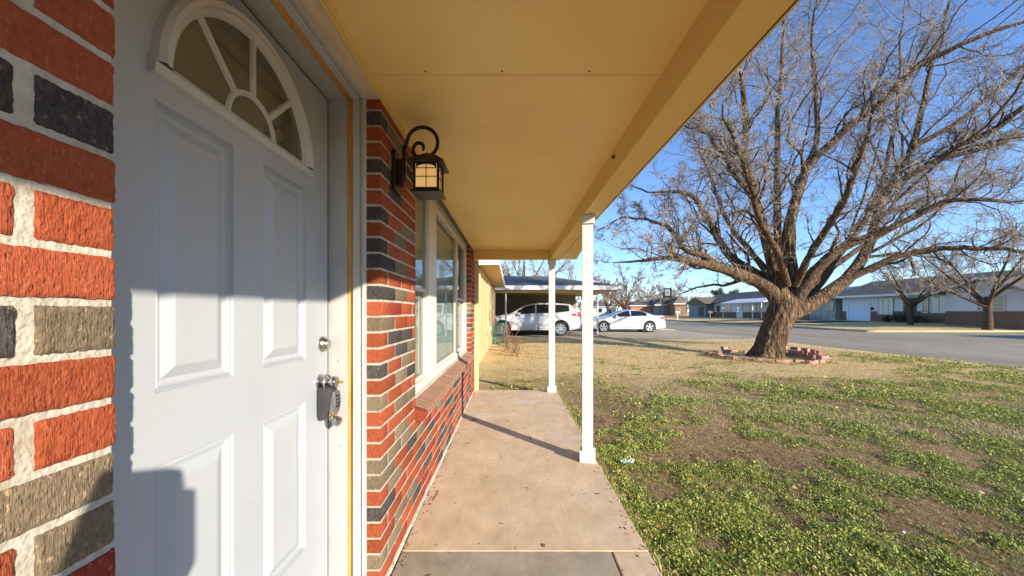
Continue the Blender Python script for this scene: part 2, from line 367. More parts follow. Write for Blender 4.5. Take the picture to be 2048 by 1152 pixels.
def sheet(name, pts, z, m, th=.0):
    b = MB(); b.add([(x, y, z) for x, y in pts], [tuple(range(len(pts)))]); return tag(b.build(name, m), kind='structure')
RZ = -.20
arc = lambda cx, cy, r, a0, a1, n=8: [(cx+r*math.cos(R(a0+(a1-a0)*i/n)), cy+r*math.sin(R(a0+(a1-a0)*i/n))) for i in range(n+1)]
sheet('road', [(RX0, -80), (RX1, -80), (RX1, 400), (RX0, 400)], RZ, M['asphalt'])
b = MB(); b.add([(RX1, CY0, RZ), (160, CY0, RZ), (160, CY1, RZ), (RX1, CY1, RZ)], [(0,1,2,3)])
tag(b.build('side_road', M['asphalt']), kind='structure')
def kerb(name, pts, w=.16, z0=-.3, z1=-.085):
    b = MB(); P2 = [Vector((x, y)) for x, y in pts]; off = []
    for i, p in enumerate(P2):
        d = (P2[min(i+1, len(P2)-1)]-P2[max(i-1, 0)]).normalized(); off.append(Vector((d.y, -d.x))*w)
    vs = []
    for p, o in zip(P2, off): vs += [(p.x, p.y, z0), (p.x, p.y, z1-.02), (p.x+o.x*.25, p.y+o.y*.25, z1), (p.x+o.x, p.y+o.y, z1), (p.x+o.x, p.y+o.y, z0)]
    fs = []
    for i in range(len(pts)-1):
        for k in range(4): fs.append((i*5+k, i*5+k+1, (i+1)*5+k+1, (i+1)*5+k))
    b.add(vs, fs); return tag(b.build(name, M['kerb']), kind='structure')
kerb('kerb', [(RX0, 17.0), (RX0, 8), (RX0, -60)], -.13, z1=-.125)
kerb('kerb', [(RX0, 300), (RX0, 60), (RX0, 27.5)], -.13, z1=-.12)
kerb('kerb', [(RX1, 300), (RX1, 48), (RX1, CY1+3)]+arc(RX1+3, CY1+3, 3, 180, 270)[1:]+[(90, CY1)], -.16, z1=-.07)
kerb('kerb', [(90, CY0), (RX1+3, CY0)]+arc(RX1+3, CY0-3, 3, 90, 180)[1:]+[(RX1, -60)], -.16, z1=-.07)
# corner wedge of asphalt is the ground dip; driveway with flared apron
b = MB(); dv = [(-6.8,17.6,26.2),(-2,17.6,26.2),(1,17.7,26.2),(4,17.65,26.2),(7,17.7,26.2),(9,17.6,26.2),(10.4,17.3,26.4),(RX0-.03,16.7,27.2)]
dz = lambda x: -.062-.055*min(1, max(0, (x-2)/9))
b.add([(x, y_, dz(x)) for x, ya, yb_ in dv for y_ in (ya, yb_)], [(i*2, i*2+2, i*2+3, i*2+1) for i in range(len(dv)-1)]); tag(b.build('driveway', M['driveway']), kind='structure')
b = MB(); b.add([(RX0-.03,16.7,dz(11.5)),(RX0+.25,16.5,RZ+.004),(RX0+.25,27.4,RZ+.004),(RX0-.03,27.2,dz(11.5))], [(0,1,2,3)]); tag(b.build('driveway_apron', M['driveway']), kind='structure')
sheet('driveway', [(RX1+.2, 47), (37.9, 47), (37.9, 51), (RX1+.2, 51)], .19, M['driveway'])
sheet('path', [(RX1+.2, 38.5), (37.9, 38.5), (37.9, 42.5), (RX1+.2, 42.5)], .19, M['driveway'])

# ------------------------------------------------------------------ porch slab
XW = -.554                       # brick face
sb = MB(); sb.box(XW+.012, .683, 1.846, 5.62, -.12, 0)
tag(sb.build('porch_slab', M['slab'], bevel=.0025), kind='structure')
sb = MB(); sb.box(XW+.012, .495, -1.6, 1.8435, -.12, -.0015)
tag(sb.build('porch_slab', M['slabgrey'], bevel=.004), kind='structure')
sb = MB(); sb.box(.503, .683, -1.6, 1.8435, -.12, -.001)
tag(sb.build('porch_slab', M['slab'], bevel=.006), kind='structure')
sb = MB(); sb.box(-1.3, .65, -1.6, 5.6, -.14, -.012)
tag(sb.build('slab_joint', M['crack']), kind='structure')

# ------------------------------------------------------------------ the brick house
house = thing('brick_house', (-2, 2.5, 0), 'brick house whose covered porch, white front door and window fill the left side', 'house')
CO = .0677                       # course height
def brick_mesh(L, nu, nv, seed, D=.09, H=.0572):
    r = random.Random(seed); e_ = .0035
    ys_ = [-L/2]+[-L/2+e_+(L-2*e_)*i/(nu-2) for i in range(nu-1)]+[L/2]; zs_ = [-H/2]+[-H/2+e_+(H-2*e_)*j/(nv-2) for j in range(nv-1)]+[H/2]
    b = MB(); vs = []
    for j, z in enumerate(zs_):
        for i, y in enumerate(ys_):
            e = (i in (0, nu)) or (j in (0, nv)); c = (i in (0, nu)) and (j in (0, nv))
            vs.append((D/2+(r.uniform(-.0026, -.0012) if e else r.uniform(-.0008, .0008))-(.002 if c else 0), y+(r.uniform(-.0010, .0010) if e else 0)*(1 if not c else .5), z+(r.uniform(-.0009, .0009) if e else 0)))
    fs = [(j*(nu+1)+i, j*(nu+1)+i+1, (j+1)*(nu+1)+i+1, (j+1)*(nu+1)+i) for j in range(nv) for i in range(nu)]
    # sides back to x=-D/2
    bd = [i for i in range(nu+1)]+[j*(nu+1)+nu for j in range(1, nv+1)]+[nv*(nu+1)+i for i in range(nu-1, -1, -1)]+[j*(nu+1) for j in range(nv-1, 0, -1)]
    n0 = len(vs)
    for k in bd: vs.append((-D/2, vs[k][1], vs[k][2]))
    m = len(bd)
    for k in range(m): fs.append((bd[k], n0+k, n0+(k+1) % m, bd[(k+1) % m]))
    fs.append(tuple(n0+k for k in range(m))[::-1])
    b.add(vs, fs); return b.mesh('brick', True, 50)
_bm = {}
def get_brick(L, fine=False):
    key = (round(L, 3), fine)
    if key not in _bm: _bm[key] = [brick_mesh(L, 26 if fine else 4, 10 if fine else 3, random.random()) for _ in range(4 if fine else 3)]
    for me in _bm[key]:
        if not me.materials: me.materials.append(BR['red'])
    return random.choice(_bm[key])
def brick(parent, y0, y1, z0, kind, fine=False, x=XW, D=.09):
    L = y1-y0
    if L < .025: return
    o = bpy.data.objects.new('brick', get_brick(L, fine)); COL.objects.link(o)
    o.location = (x-.045+random.uniform(-.0012, .0018), (y0+y1)/2, z0+.0286); o.parent = parent
    o.material_slots[0].link = 'OBJECT'; o.material_slots[0].material = BR[kind]; return o
kinds = ['red']*7+['orange']*3+['dark']*3+['grey']*3+['maroon']*2
J = .0105
def wall_bricks(parent, y0, y1, z0, n, first=None, from_end='start', fine=False, colour=None, keep=None):
    """courses of running bond, corner brick at 'start' (y0) or 'end' (y1)"""
    out = []
    for c in range(n):
        z = z0+c*CO; L = .194; seq = []
        if from_end == 'start':
            y = y0; l = .194 if c % 2 == 0 else .092
            while y < y1-.01:
                seq.append((y, min(y+l, y1))); y += l+J; l = .194
        else:
            y = y1; l = .194 if c % 2 == 0 else .092
            while y > y0+.01:
                seq.append((max(y-l, y0), y)); y -= l+(.018 if len(seq) == 1 and l < .1 else J); l = .194
        for k, (a, b_) in enumerate(seq):
            kd = (colour(c, k) if colour else None) or random.choice(kinds)
            out.append((a, b_, z, kd))
    for a, b_, z, kd in out: brick(parent, a, b_, z, kd, fine)
    return out
def joined_bricks(parent, specs, label=None):
    for kd in BR:
        b = MB()
        for a, b_, z, k, x in specs:
            if k == kd: b.box(x-.09, x+random.uniform(-.001, .001), a, b_, z, z+.0572)
        if b.v: tag(b.build('brick', BR[kd], parent), kind='stuff')

# near wall, left of the door: corner at y=.52.  course tops measured from the photo
mb = MB(); mb.box(-.80, XW-.0035, -1.6, .5175, -.12, 2.20)
nearwall = mb.build('wall', M['mortar'], house)
z_ref = EYE-(606-623)/1428.0     # mortar centre under course 6
nb = int((z_ref+.10)/CO); zb = z_ref-nb*CO+J/2
# course index counted from the joint at px y=606 downwards: course 7 (grey) is index nb-1
ncol = {nb+5: ('orange','orange'), nb+4: ('orange','red'), nb+3: ('dark','dark'), nb+2: ('orange','orange'), nb+1: ('red','orange'), nb: ('orange','red'), nb-1: ('grey','dark'),
        nb-2: ('red','red'), nb-3: ('red','orange'), nb-4: ('grey','grey'), nb-5: ('grey','red'), nb-6: ('maroon','maroon'), nb+6: ('red','orange')}
for c in range(32):
    z = zb+c*CO
    if z > 2.1: break
    y = .52; odd = (c-(nb-1)) % 2 == 0; l = .0865 if odd else .194; k = 0; rest = []
    while y > -1.5:
        kd = ncol[c][min(k, 1)] if c in ncol and k < 2 else random.choice(kinds)
        if y > .05:
            brick(nearwall, y-l, y, z, kd, fine=abs(c-nb) < 8 and k < 2)
        else: rest.append((y-l, y, z, kd, XW))
        y -= l+(.0185 if (odd and k == 0) else J); l = .194; k += 1
    ncol.setdefault('rest', []).extend(rest)
joined_bricks(nearwall, ncol['rest'])

# pier between door and window
mb = MB(); mb.box(-.78, XW-.0035, 1.5845, 2.149, -.12, 2.12)
pier = mb.build('wall', M['mortar'], house)
pcol = ['red','dark','red','red','dark','red','red','dark','red','dark','dark','red','dark','orange','grey','red','orange','dark','red','grey','red','red','orange','grey','grey','red','dark','red','red','grey','orange','red']
ptop = EYE+.932
def pier_col(c, k): return pcol[min(30-c, 31)] if k == 0 and 30-c >= 0 else None
z0p = ptop-31*CO
wall_bricks(pier, 1.581, 2.152, z0p+8*CO, 23, colour=lambda c, k: pier_col(c+8, k))
# wall below the window
mb = MB(); mb.box(-.72, XW-.0035, 2.1495, 5.15, -.12, .56)
low = mb.build('wall', M['mortar'], house)
wall_bricks(low, 1.581, 5.10, z0p, 8, colour=pier_col)
# pier beyond window
mb = MB(); mb.box(-.80, XW-.0035, 5.112, 5.645, -.12, 2.10)
farp = mb.build('wall', M['mortar'], house)
sp = []
for c in range(31):
    z = z0p+c*CO; y = 5.11; l = .194 if c % 2 == 0 else .092
    while y < 5.64:
        sp.append((y, min(y+l, 5.648), z, random.choice(kinds), XW)); y += l+J; l = .194
joined_bricks(farp, sp)
# mortar bead and efflorescence along the foot of the wall
mb = MB()
y = 1.6
while y < 5.6:
    l = random.uniform(.05, .16); mb.prism([(XW-.004, y, 0), (XW+random.uniform(.006, .013), y, 0), (XW-.002, y, random.uniform(.006, .018))], (0, l, 0)); y += l
mb.build('mortar_bead', M['mortar'], house)
# rowlock sill
sill = MB(); sill.box(-.64, -.60, 2.16, 5.10, .50, .66); sill_o = sill.build('window_sill', M['mortar'], house)
me_s = MB(); me_s.prism([(.05, -.029, -.045), (.065, -.029, -.0), (.06, -.029, .008), (-.072, -.029, .052), (-.072, -.029, -.045)], (0, .058, 0))
ms = me_s.mesh('brick'); ms.materials.append(BR['red'])
y = 2.155+.03; i = 0
while y < 5.10:
    o = bpy.data.objects.new('brick', ms); COL.objects.link(o); o.location = (-.557+random.uniform(-.003, .003), y, .598+random.uniform(-.002, .002)); o.parent = sill_o
    o.material_slots[0].link = 'OBJECT'; o.material_slots[0].material = BR['dusty' if i > 0 else 'red']; y += .068; i += 1
mb = MB(); mb.prism([(-.625, 2.16, .60), (-.51, 2.16, .60), (-.514, 2.16, .603), (-.625, 2.16, .645)], (0, 2.94, 0)); mb.build('mortar', M['mortar'], sill_o)

# ceiling, trims, beam
CZ = EYE+.903
cseams = [-1.5, 1.416, 3.72, 5.45]
cl = MB(); cl.box(-.5515, .72, -1.6, 5.52, CZ+.004, CZ+.02); ceil = cl.build('porch_ceiling', M['crack'], house)
for a, b_ in ((-1.5, 1.4150), (1.4172, 3.7192), (3.7208, 5.45)):
    q = MB(); q.box(-.5520, .60, a, b_, CZ, CZ+.006); q.build('ceiling_panel', M['ceiling'], ceil, bevel=.0015)
nz = MB()
for yy in (1.395, 3.70):
    for xx in (-.33, -.02, .28): nz.lathe((xx+random.uniform(-.02, .02), yy, CZ+.001), (0,0,-1), [(0, .006), (.002, .004)], 7)
for k in range(9): nz.lathe((random.uniform(-.4, .5), random.uniform(1.6, 5.2), CZ+.001), (0,0,-1), [(0, .004), (.002, .003)], 6)
nz.build('nail_head', M['crack'], ceil)
t = MB(); t.box(-.5525, -.541, -1.5, 5.46, CZ-.012, CZ-.0005); t.box(-.541, -.524, -1.5, 5.46, CZ-.009, CZ-.0005)
t.build('ceiling_trim', M['beam'], house, bevel=.003)
t = MB(); t.box(-.66, -.553, .50, 1.5808, EYE+.903, EYE+.95); t.build('header_board', M['primed'], house)
t = MB(); t.box(-.5528, -.5521, .525, 1.5805, CZ+.0005, CZ+.05); t.build('header_board', M['beam'], house)
BZ = EYE+.765
t = MB(); t.box(.572, .716, -1.6, 5.55, BZ, CZ+.06); beam = t.build('porch_beam', M['beam'], house, bevel=.004)
t = MB(); t.box(.700, .7045, -1.6, 5.54, BZ-.0015, BZ+.001); t.build('board_joint', M['crack'], beam)
t = MB(); t.box(-.555, .5715, 5.45, 5.56, BZ+.005, CZ+.05); t.build('porch_beam', M['beam'], house, bevel=.003)
# insects' nests on the beam
t = MB(); t.lathe((.571, 2.05, EYE+.855), (-1,0,0), [(0,.012),(.01,.010),(.014,.003)], 8); t.build('mud_nest', M['crack'], beam)
# eave planks beyond the beam, widening towards the far corner
for k in range(2, 11):
    ya = 3.25+k*.21; yb = ya+.205
    xo = lambda y: .74+(.985-.74)*(y-3.1)/(5.56-3.1)
    t = MB(); t.prism([(.717, ya, BZ+.014), (xo(ya), ya, BZ+.014), (xo(yb), yb, BZ+.014), (.717, yb, BZ+.014)], (0, 0, .02)); t.build('soffit_plank', M['beam'], house)
t = MB(); t.prism([(.720, 3.70, BZ+.036), (.98, 5.57, BZ+.036), (.716, 5.57, BZ+.036)], (0, 0, .10)); t.build('roof_deck', M['shinglebrown'], house)
# roof over porch and house
t = MB(); t.prism([(.74, -1.6, BZ+.18), (-.3, -1.6, BZ+.52), (-5.5, -1.6, BZ+2.1), (-11, -1.6, BZ+.2), (-11, -1.6, BZ+.17), (.74, -1.6, BZ+.15)], (0, 7.2, 0))
t.build('roof', M['shinglebrown'], house)
t = MB(); t.box(-10.6, -.82, -1.6, 5.64, -.1, 2.1)
t.build('wall', M['stucco'], house)
t = MB(); t.box(-.556, -.49, 5.60, 5.65, -.02, BZ+.01); t.build('corner_board', M['tanpost'], house, bevel=.003)

# porch posts, turned a little on their bases
def post(x, y, w, label):
    p = MB(); c, s_ = math.cos(R(-14)), math.sin(R(-14))
    def sq(h): return [(x+(a*c-b_*s_)*h, y+(a*s_+b_*c)*h) for a, b_ in ((-1,-1),(1,-1),(1,1),(-1,1))]
    def blk(m_, h, z0, z1): q = sq(h); m_.prism([(a, b_, z0) for a, b_ in q], (0, 0, z1-z0))
    blk(p, w/2, .0, BZ); o = p.build('porch_post', M['postwhite'], house, bevel=.003)
    q = MB(); blk(q, w/2+.019, .0, .088); q.build('post_base', M['postwhite'], o, bevel=.003)
    q = MB(); blk(q, w/2+.015, BZ-.073, BZ-.002); q.build('post_cap', M['postwhite'], o, bevel=.003)
    return o
post(.612, 2.965, .082, 'near'); post(.605, 5.49, .082, 'far')

# ---- door frame
DX = -.77; DY0, DY1 = .640, 1.557; DTOP = 2.075
t = MB(); t.box(-.90, -.6975, DY1+.0165, 1.60, -.05, 2.14); t.box(-.90, -.6975, .50, DY1+.016, DTOP+.011, 2.14); t.box(-.90, -.6975, .515, DY0-.004, -.05, DTOP)
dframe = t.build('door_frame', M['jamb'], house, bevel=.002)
t = MB(); t.box(-.6970, -.6685, 1.584, 1.60, -.01, DTOP+.02); t.box(-.6970, -.6685, .53, 1.5835, DTOP+.018, 2.13); t.build('pine_strip', M['pine'], dframe)
t = MB()
t.box(-.668, -.640, 1.566, 1.60, -.01, 2.10); t.box(-.640, -.628, 1.572, 1.60, -.01, 2.10); t.box(-.628, -.615, 1.562, 1.60, -.01, 2.105)
t.box(-.668, -.640, .53, 1.5655, 2.082, 2.12); t.box(-.640, -.628, .53, 1.5715, 2.092, 2.12); t.box(-.628, -.615, .53, 1.5615, 2.086, 2.12)
t.build('door_casing', M['whitetrim'], dframe, bevel=.002)
t = MB(); t.box(-.81, -.7745, DY1+.0005, DY1+.0160, 0, DTOP+.003); t.box(-.81, -.7745, DY0, DY1+.015, DTOP+.0035, DTOP+.0105); t.build('weather_strip', M['gap'], dframe)
t = MB(); t.box(-.86, -.58, .53, 1.58, -.03, .022); t.build('threshold', M['chrome'], dframe)
nh = MB()
for zz in (1.80, 1.38, .98, .62, 2.04): nh.lathe((-.735+random.uniform(-.01,.01), DY1+.0168, zz), (0,-1,0), [(0,.0028),(.0012,.0022)], 8)
nh.build('nail_head', M['crack'], dframe)
# ---- door leaf
panels = [(.8025, 1.031, 1.012, 1.650), (1.154, 1.3935, 1.012, 1.650), (.8025, 1.031, .30, .852), (1.154, 1.3935, .30, .852)]
D = MB()
gys = sorted({DY0, DY1, *[p[0] for p in panels], *[p[1] for p in panels]}); gzs = sorted({.025, DTOP, *[p[2] for p in panels], *[p[3] for p in panels]})
for a, b_ in zip(gys, gys[1:]):
    for c, d in zip(gzs, gzs[1:]):
        if any(p[0] <= a+1e-6 and b_ <= p[1]+1e-6 and p[2] <= c+1e-6 and d <= p[3]+1e-6 for p in panels): continue
        D.add([(DX,a,c),(DX,b_,c),(DX,b_,d),(DX,a,d)], [(0,1,2,3)])
for y0, y1, z0, z1 in panels:
    rings = [(0, 0), (.003, -.009), (.011, -.005), (.015, -.013), (.026, -.015), (.052, -.004), (.055, -.0035)]
    vs = []
    for ins, d in rings: vs += [(DX+d, y0+ins, z0+ins), (DX+d, y1-ins, z0+ins), (DX+d, y1-ins, z1-ins), (DX+d, y0+ins, z1-ins)]
    fs = [(k*4+i, k*4+(i+1) % 4, k*4+4+(i+1) % 4, k*4+4+i) for k in range(len(rings)-1) for i in range(4)]
    k = 4*(len(rings)-1); fs.append((k, k+1, k+2, k+3)); D.add(vs, fs)
D.add([(DX,DY0,.025),(DX,DY1,.025),(DX,DY1,DTOP),(DX,DY0,DTOP),(DX-.044,DY0,.025),(DX-.044,DY1,.025),(DX-.044,DY1,DTOP),(DX-.044,DY0,DTOP)],
      [(0,4,5,1),(1,5,6,2),(2,6,7,3),(3,7,4,0),(4,7,6,5)])
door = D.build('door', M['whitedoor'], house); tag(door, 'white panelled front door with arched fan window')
# fan light
FC, FZ, FR = 1.1005, 1.727, .300
def arcp(r, a0=0, a1=180, n=28, z=FZ): return [(FC+r*math.cos(R(a0+(a1-a0)*i/n)), z+r*math.sin(R(a0+(a1-a0)*i/n))) for i in range(n+1)]
def band(b, profile, n=32):   # profile of (radius offset, x)
    vs = []; 
    for i in range(n+1):
        a = R(180*i/n)
        for r, x in profile: vs.append((x, FC+r*math.cos(a), FZ+r*math.sin(a)))
    k = len(profile)
    b.add(vs, [(i*k+j, (i+1)*k+j, (i+1)*k+j+1, i*k+j+1) for i in range(n) for j in range(k-1)])
fb = MB(); band(fb, [(.310, DX), (.307, DX+.017), (.298, DX+.026), (.286, DX+.021), (.280, DX+.023), (.267, DX+.011), (.262, DX-.001)])
fb.prism([(DX, FC-.315, FZ-.030), (DX+.016, FC-.315, FZ-.026), (DX+.019, FC-.315, FZ-.006), (DX+.010, FC-.315, FZ+.008), (DX-.001, FC-.315, FZ+.010)], (0, .63, 0))
fan = fb.build('fan_window', M['whitetrim'], door, smooth=True, angle=25)
pl = MB(); ap = arcp(.264); pl.add([(DX+.0025, y, z) for y, z in ap], [tuple(range(len(ap)))])
pl.build('pane', M['darkglass'], door)
mb = MB(); band(mb, [(.107, DX+.002), (.103, DX+.009), (.094, DX+.010), (.089, DX+.002)], 20)
for a in (45, 90, 135):
    d = Vector((0, math.cos(R(a)), math.sin(R(a)))); n = Vector((0, -d.z, d.y)); p0 = Vector((0, FC, FZ))+d*.098; p1 = Vector((0, FC, FZ))+d*.268
    h = Vector((DX+.002, 0, 0)); u = Vector((.0075, 0, 0))
    mb.add([p0+h-n*.011, p0+h+u-n*.007, p0+h+u+n*.007, p0+h+n*.011, p1+h-n*.011, p1+h+u-n*.007, p1+h+u+n*.007, p1+h+n*.011], [(0,1,5,4),(1,2,6,5),(2,3,7,6),(0,3,2,1)])
mb.build('muntin', M['whitetrim'], door)
# dirt marks on the door
dm = MB()
for yy, zz, s_ in ((1.50, 1.80, .006), (1.505, 1.70, .005), (1.45, 1.45, .003), (1.452, 1.435, .002), (1.51, 1.56, .003), (1.1, .62, .0025), (.85, .80, .002), (1.53, .98, .003), (1.48, .86, .003), (1.52, .90, .0025), (1.50, 1.02, .002), (1.3, .25, .004), (.95, .45, .003), (1.08, 1.5, .0015), (1.54, 1.30, .003), (1.545, 1.62, .004), (1.54, 1.9, .0035)):
    for k in range(4):
        cy, cz = yy+random.uniform(-s_, s_)*1.3, zz+random.uniform(-s_, s_)*2.2; rr = s_*random.uniform(.2, .5)
        dm.add([(DX+.0006, cy+rr*math.cos(i*1.05)*random.uniform(.5, 1), cz+rr*1.6*math.sin(i*1.05)*random.uniform(.5, 1.2)) for i in range(6)], [tuple(range(6))])
dm.build('scuff', mat('scuff', (.16,.11,.07), rough=.9), door)
# locks
k = MB(); k.lathe((DX, 1.512, 1.058), (1,0,0), [(0,.0315),(.006,.0315),(.012,.028),(.020,.022),(.026,.0205),(.028,.019)], 28); k.build('deadbolt', M['chrome'], door, smooth=True)
k = MB(); k.lathe((DX, 1.497, .905), (1,0,0), [(0,.034),(.005,.034),(.009,.028),(.012,.014),(.036,.012),(.040,.019),(.048,.024),(.060,.0245),(.067,.021),(.069,.016)], 28)
k.build('door_knob', M['chrome'], door, smooth=True)
k = MB(); k.box(DX+.069, DX+.092, 1.4965, 1.4985, .900, .910); k.build('key', M['brass'], door)

# ---- lock box hanging from the knob
lb = thing('lock_box', (DX+.03, 1.49, .82), 'black and silver key lock box hanging from the front door knob', 'lock box')
k = MB(); k.tube([(DX+.028, 1.478, .86), (DX+.028, 1.470, .905), (DX+.028, 1.480, .930), (DX+.028, 1.500, .936), (DX+.028, 1.518, .926), (DX+.028, 1.522, .90), (DX+.028, 1.514, .86)], .004, 10)
k.build('shackle', M['chrome'], lb, smooth=True)
k = MB()
prof = [(.888,.004,.050),(.878,-.0,.062),(.850,.0,.064),(.815,.0,.056),(.780,.002,.046),(.762,.008,.036)]
vs = []; n = 16
for z, xa, xb in prof:
    for i in range(n):
        a = 2*math.pi*i/n; cx = DX+(xa+xb)/2; vs.append((cx+(xb-xa)/2*max(-1, min(1, 1.25*math.cos(a))), 1.492+.030*max(-1, min(1, 1.25*math.sin(a))), z))
fs = [(r_*n+i, (r_+1)*n+i, (r_+1)*n+(i+1) % n, r_*n+(i+1) % n) for r_ in range(len(prof)-1) for i in range(n)]+[tuple(range(n)), tuple((len(prof)-1)*n+i for i in range(n))[::-1]]
k.add(vs, fs); k.build('case', M['rubber'], lb, smooth=True)
k = MB(); k.prism([(DX+.064, 1.468, .872), (DX+.071, 1.474, .862), (DX+.074, 1.474, .82), (DX+.068, 1.474, .786), (DX+.058, 1.470, .764), (DX+.050, 1.468, .766), (DX+.052, 1.466, .80), (DX+.058, 1.466, .84)], (0, .046, 0)); k.build('face_plate', M['lockpaint'], lb, bevel=.002)
k = MB()
for i, zz in enumerate((.852, .838, .824, .810)): k.box(DX+.0735, DX+.0755, 1.480, 1.506, zz-.004, zz+.004)
k.build('key_pad', M['black'], lb)
k = MB(); k.lathe((DX+.050, 1.485, .765), (1,-.1,-.5), [(0,.010),(.012,.011),(.018,.018),(.030,.020),(.040,.018),(.043,.012)], 18); k.build('dial', M['chrome'], lb, smooth=True)
k = MB(); k.lathe((DX+.052, 1.478, .782), (.6,-.8,-.2), [(0,.008),(.012,.009),(.016,.006)], 12); k.build('latch', M['brass'], lb, smooth=True)

# ---- window
WX = -.655
winb = MB(); winb.box(-.72, -.612, 2.155, 2.20, .7155, CZ-.0605); winb.box(-.72, -.612, 2.78, 3.05, .7155, CZ-.0605); winb.box(-.72, -.612, 4.95, 5.108, .7155, CZ-.0605)
winb.box(-.72, -.612, 2.155, 5.108, CZ-.06, CZ+.04); winb.box(-.72, -.612, 2.16, 5.105, .655, .715); winb.box(-.72, -.625, 4.26, 4.33, .71, CZ-.05)
win = winb.build('window', M['frame'], house, bevel=.004); tag(win, 'wide picture window with white frame beside the porch')
def sash(y0, y1, z0, z1, x, w=.022, cross=None, m=None):
    q = MB(); q.box(x-.012, x+.012, y0, y0+w, z0, z1); q.box(x-.012, x+.012, y1-w, y1, z0, z1); q.box(x-.0115, x+.0115, y0+w, y1-w, z0, z0+w); q.box(x-.0115, x+.0115, y0+w, y1-w, z1-w, z1)
    return q.build('sash', m or M['whitetrim'], win)
gm, gt, gb = new_mat('window glass'); gb.inputs['Base Color'].default_value = (.9,.95,.95,1); gb.inputs['Roughness'].default_value = .01
gl = gt.nodes.new('ShaderNodeBsdfGlossy'); gl.inputs['Roughness'].default_value = .015; tr = gt.nodes.new('ShaderNodeBsdfTransparent'); tr.inputs[0].default_value = (.80,.86,.85,1)
fr = gt.nodes.new('ShaderNodeFresnel'); fr.inputs[0].default_value = 1.75; mx = gt.nodes.new('ShaderNodeMixShader')
geo = gt.nodes.new('ShaderNodeNewGeometry'); mm = gt.nodes.new('ShaderNodeMath'); mm.operation = 'SUBTRACT'; mm.use_clamp = True
gt.links.new(fr.outputs[0], mm.inputs[0]); gt.links.new(geo.outputs['Backfacing'], mm.inputs[1]); gt.links.new(mm.outputs[0], mx.inputs[0]); gt.links.new(tr.outputs[0], mx.inputs[1]); gt.links.new(gl.outputs[0], mx.inputs[2])
gt.links.new(mx.outputs[0], gt.nodes['Material Output'].inputs[0]); M['glass'] = gm
midz = EYE-.0+.14
for (a, b_, c, d, x) in ((2.20, 2.78, .715, midz+.03, WX), (2.20, 2.78, midz, CZ-.06, WX+.015), (3.05, 4.26, .715, CZ-.06, WX+.006), (4.33, 4.95, .715, midz+.03, WX), (4.33, 4.95, midz, CZ-.06, WX+.015)):
    s_ = sash(a, b_, c, d, x); g_ = MB(); g_.box(x-.003, x+.001, a+.02, b_-.02, c+.02, d-.02); g_.build('pane', M['glass'], win)
# interior
t = MB(); t.box(-2.3, -.73, 2.0, 5.3, .1, .12); t.box(-2.3, -2.28, 2.0, 5.3, .1, 2.2); t.box(-2.3, -.73, 2.0, 2.02, .1, 2.2); t.box(-2.3, -.73, 5.28, 5.3, .1, 2.2); t.box(-2.3,-.73,2.0,5.3,2.16,2.18); t.build('room', M['room'], house)
t = MB(); t.box(-.700, -.690, 2.90, 4.62, .70, 2.06); t.build('roller_blind', M['sheet'], house)
t = MB(); t.box(-.712, -.702, 4.40, 5.1, midz, 2.06); t.build('roller_blind', M['sheet'], house)
t = MB(); t.box(-.712, -.702, 2.10, 2.86, midz, 2.06); t.build('roller_blind', M['sheet'], house)
for (a, b_) in ((2.30, 2.70), (4.50, 5.1)):
    q = MB(); n = 40; vs = []
    for i in range(n+1):
        y = a+(b_-a)*i/n; x = -.76+.022*math.sin(i*1.3)+.008*math.sin(i*3.1); vs += [(x, y, .3), (x, y, 2.0)]
    q.add(vs, [(i*2, i*2+2, i*2+3, i*2+1) for i in range(n)]); q.build('curtain', M['curtain'], house, smooth=True)

# ------------------------------------------------------------------ wall lantern
LX, LY = -.392, 1.77
lan = thing('wall_lantern', (XW, LY, EYE+.6), 'bronze coach lantern glowing amber on the brick pier beside the door', 'lantern')
k = MB(); k.prism([(XW+.001, LY-.055+dy, EYE+z) for dy, z in ((.012,.565),(.098,.565),(.11,.58),(.11,.74),(.098,.755),(.012,.755),(0,.74),(0,.58))], (.016, 0, 0)); k.box(XW+.017, XW+.045, LY-.02, LY+.02, EYE+.60, EYE+.72)
k.build('back_plate', M['iron'], lan, bevel=.003)
pts = []
pts.append((XW+.040, LY, EYE+.64)); pts.append((XW+.042, LY, EYE+.72)); pts.append((XW+.045, LY, EYE+.775))
cx, cz = LX-.03, EYE+.80
pts = [(XW+.043, LY, EYE+.62), (XW+.043, LY, EYE+.70), (XW+.046, LY, EYE+.77)]
for a in range(170, -95, -15): pts.append((cx+.073*math.cos(R(a)), LY, EYE+.806+.073*math.sin(R(a))))
x_, z_ = pts[-1][0], pts[-1][2]
for i in range(1, 15):
    a = R(-90-22*i); r_ = .040-.0019*i; pts.append((cx-.012+ r_*math.cos(a)*1.0, LY, EYE+.777+ r_*math.sin(a)*1.1))
k = MB(); k.tube(pts, [.0085]*len(pts[:-4])+[.008,.007,.0055,.004], 10); k.build('scroll_arm', M['iron'], lan, smooth=True)
k = MB(); k.lathe((LX-.012, LY, EYE+.70), (0,0,1), [(0,.006),(.03,.012),(.042,.010),(.048,.014),(.056,.006)], 12)
hw = .055
def ring4(h, z): return [(LX-h, LY-h, z), (LX+h, LY-h, z), (LX+h, LY+h, z), (LX-h, LY+h, z)]
def loft4(b, rs):
    vs = []; 
    for h, z in rs: vs += ring4(h, z)
    fs = [(k_*4+i, k_*4+(i+1) % 4, k_*4+4+(i+1) % 4, k_*4+4+i) for k_ in range(len(rs)-1) for i in range(4)]; fs += [(3,2,1,0), tuple(4*(len(rs)-1)+i for i in range(4))]
    b.add(vs, fs)
loft4(k, [(.083, EYE+.688), (.084, EYE+.693), (.045, EYE+.728), (.010, EYE+.752)])
k.build('lamp_roof', M['iron'], lan)
k = MB()
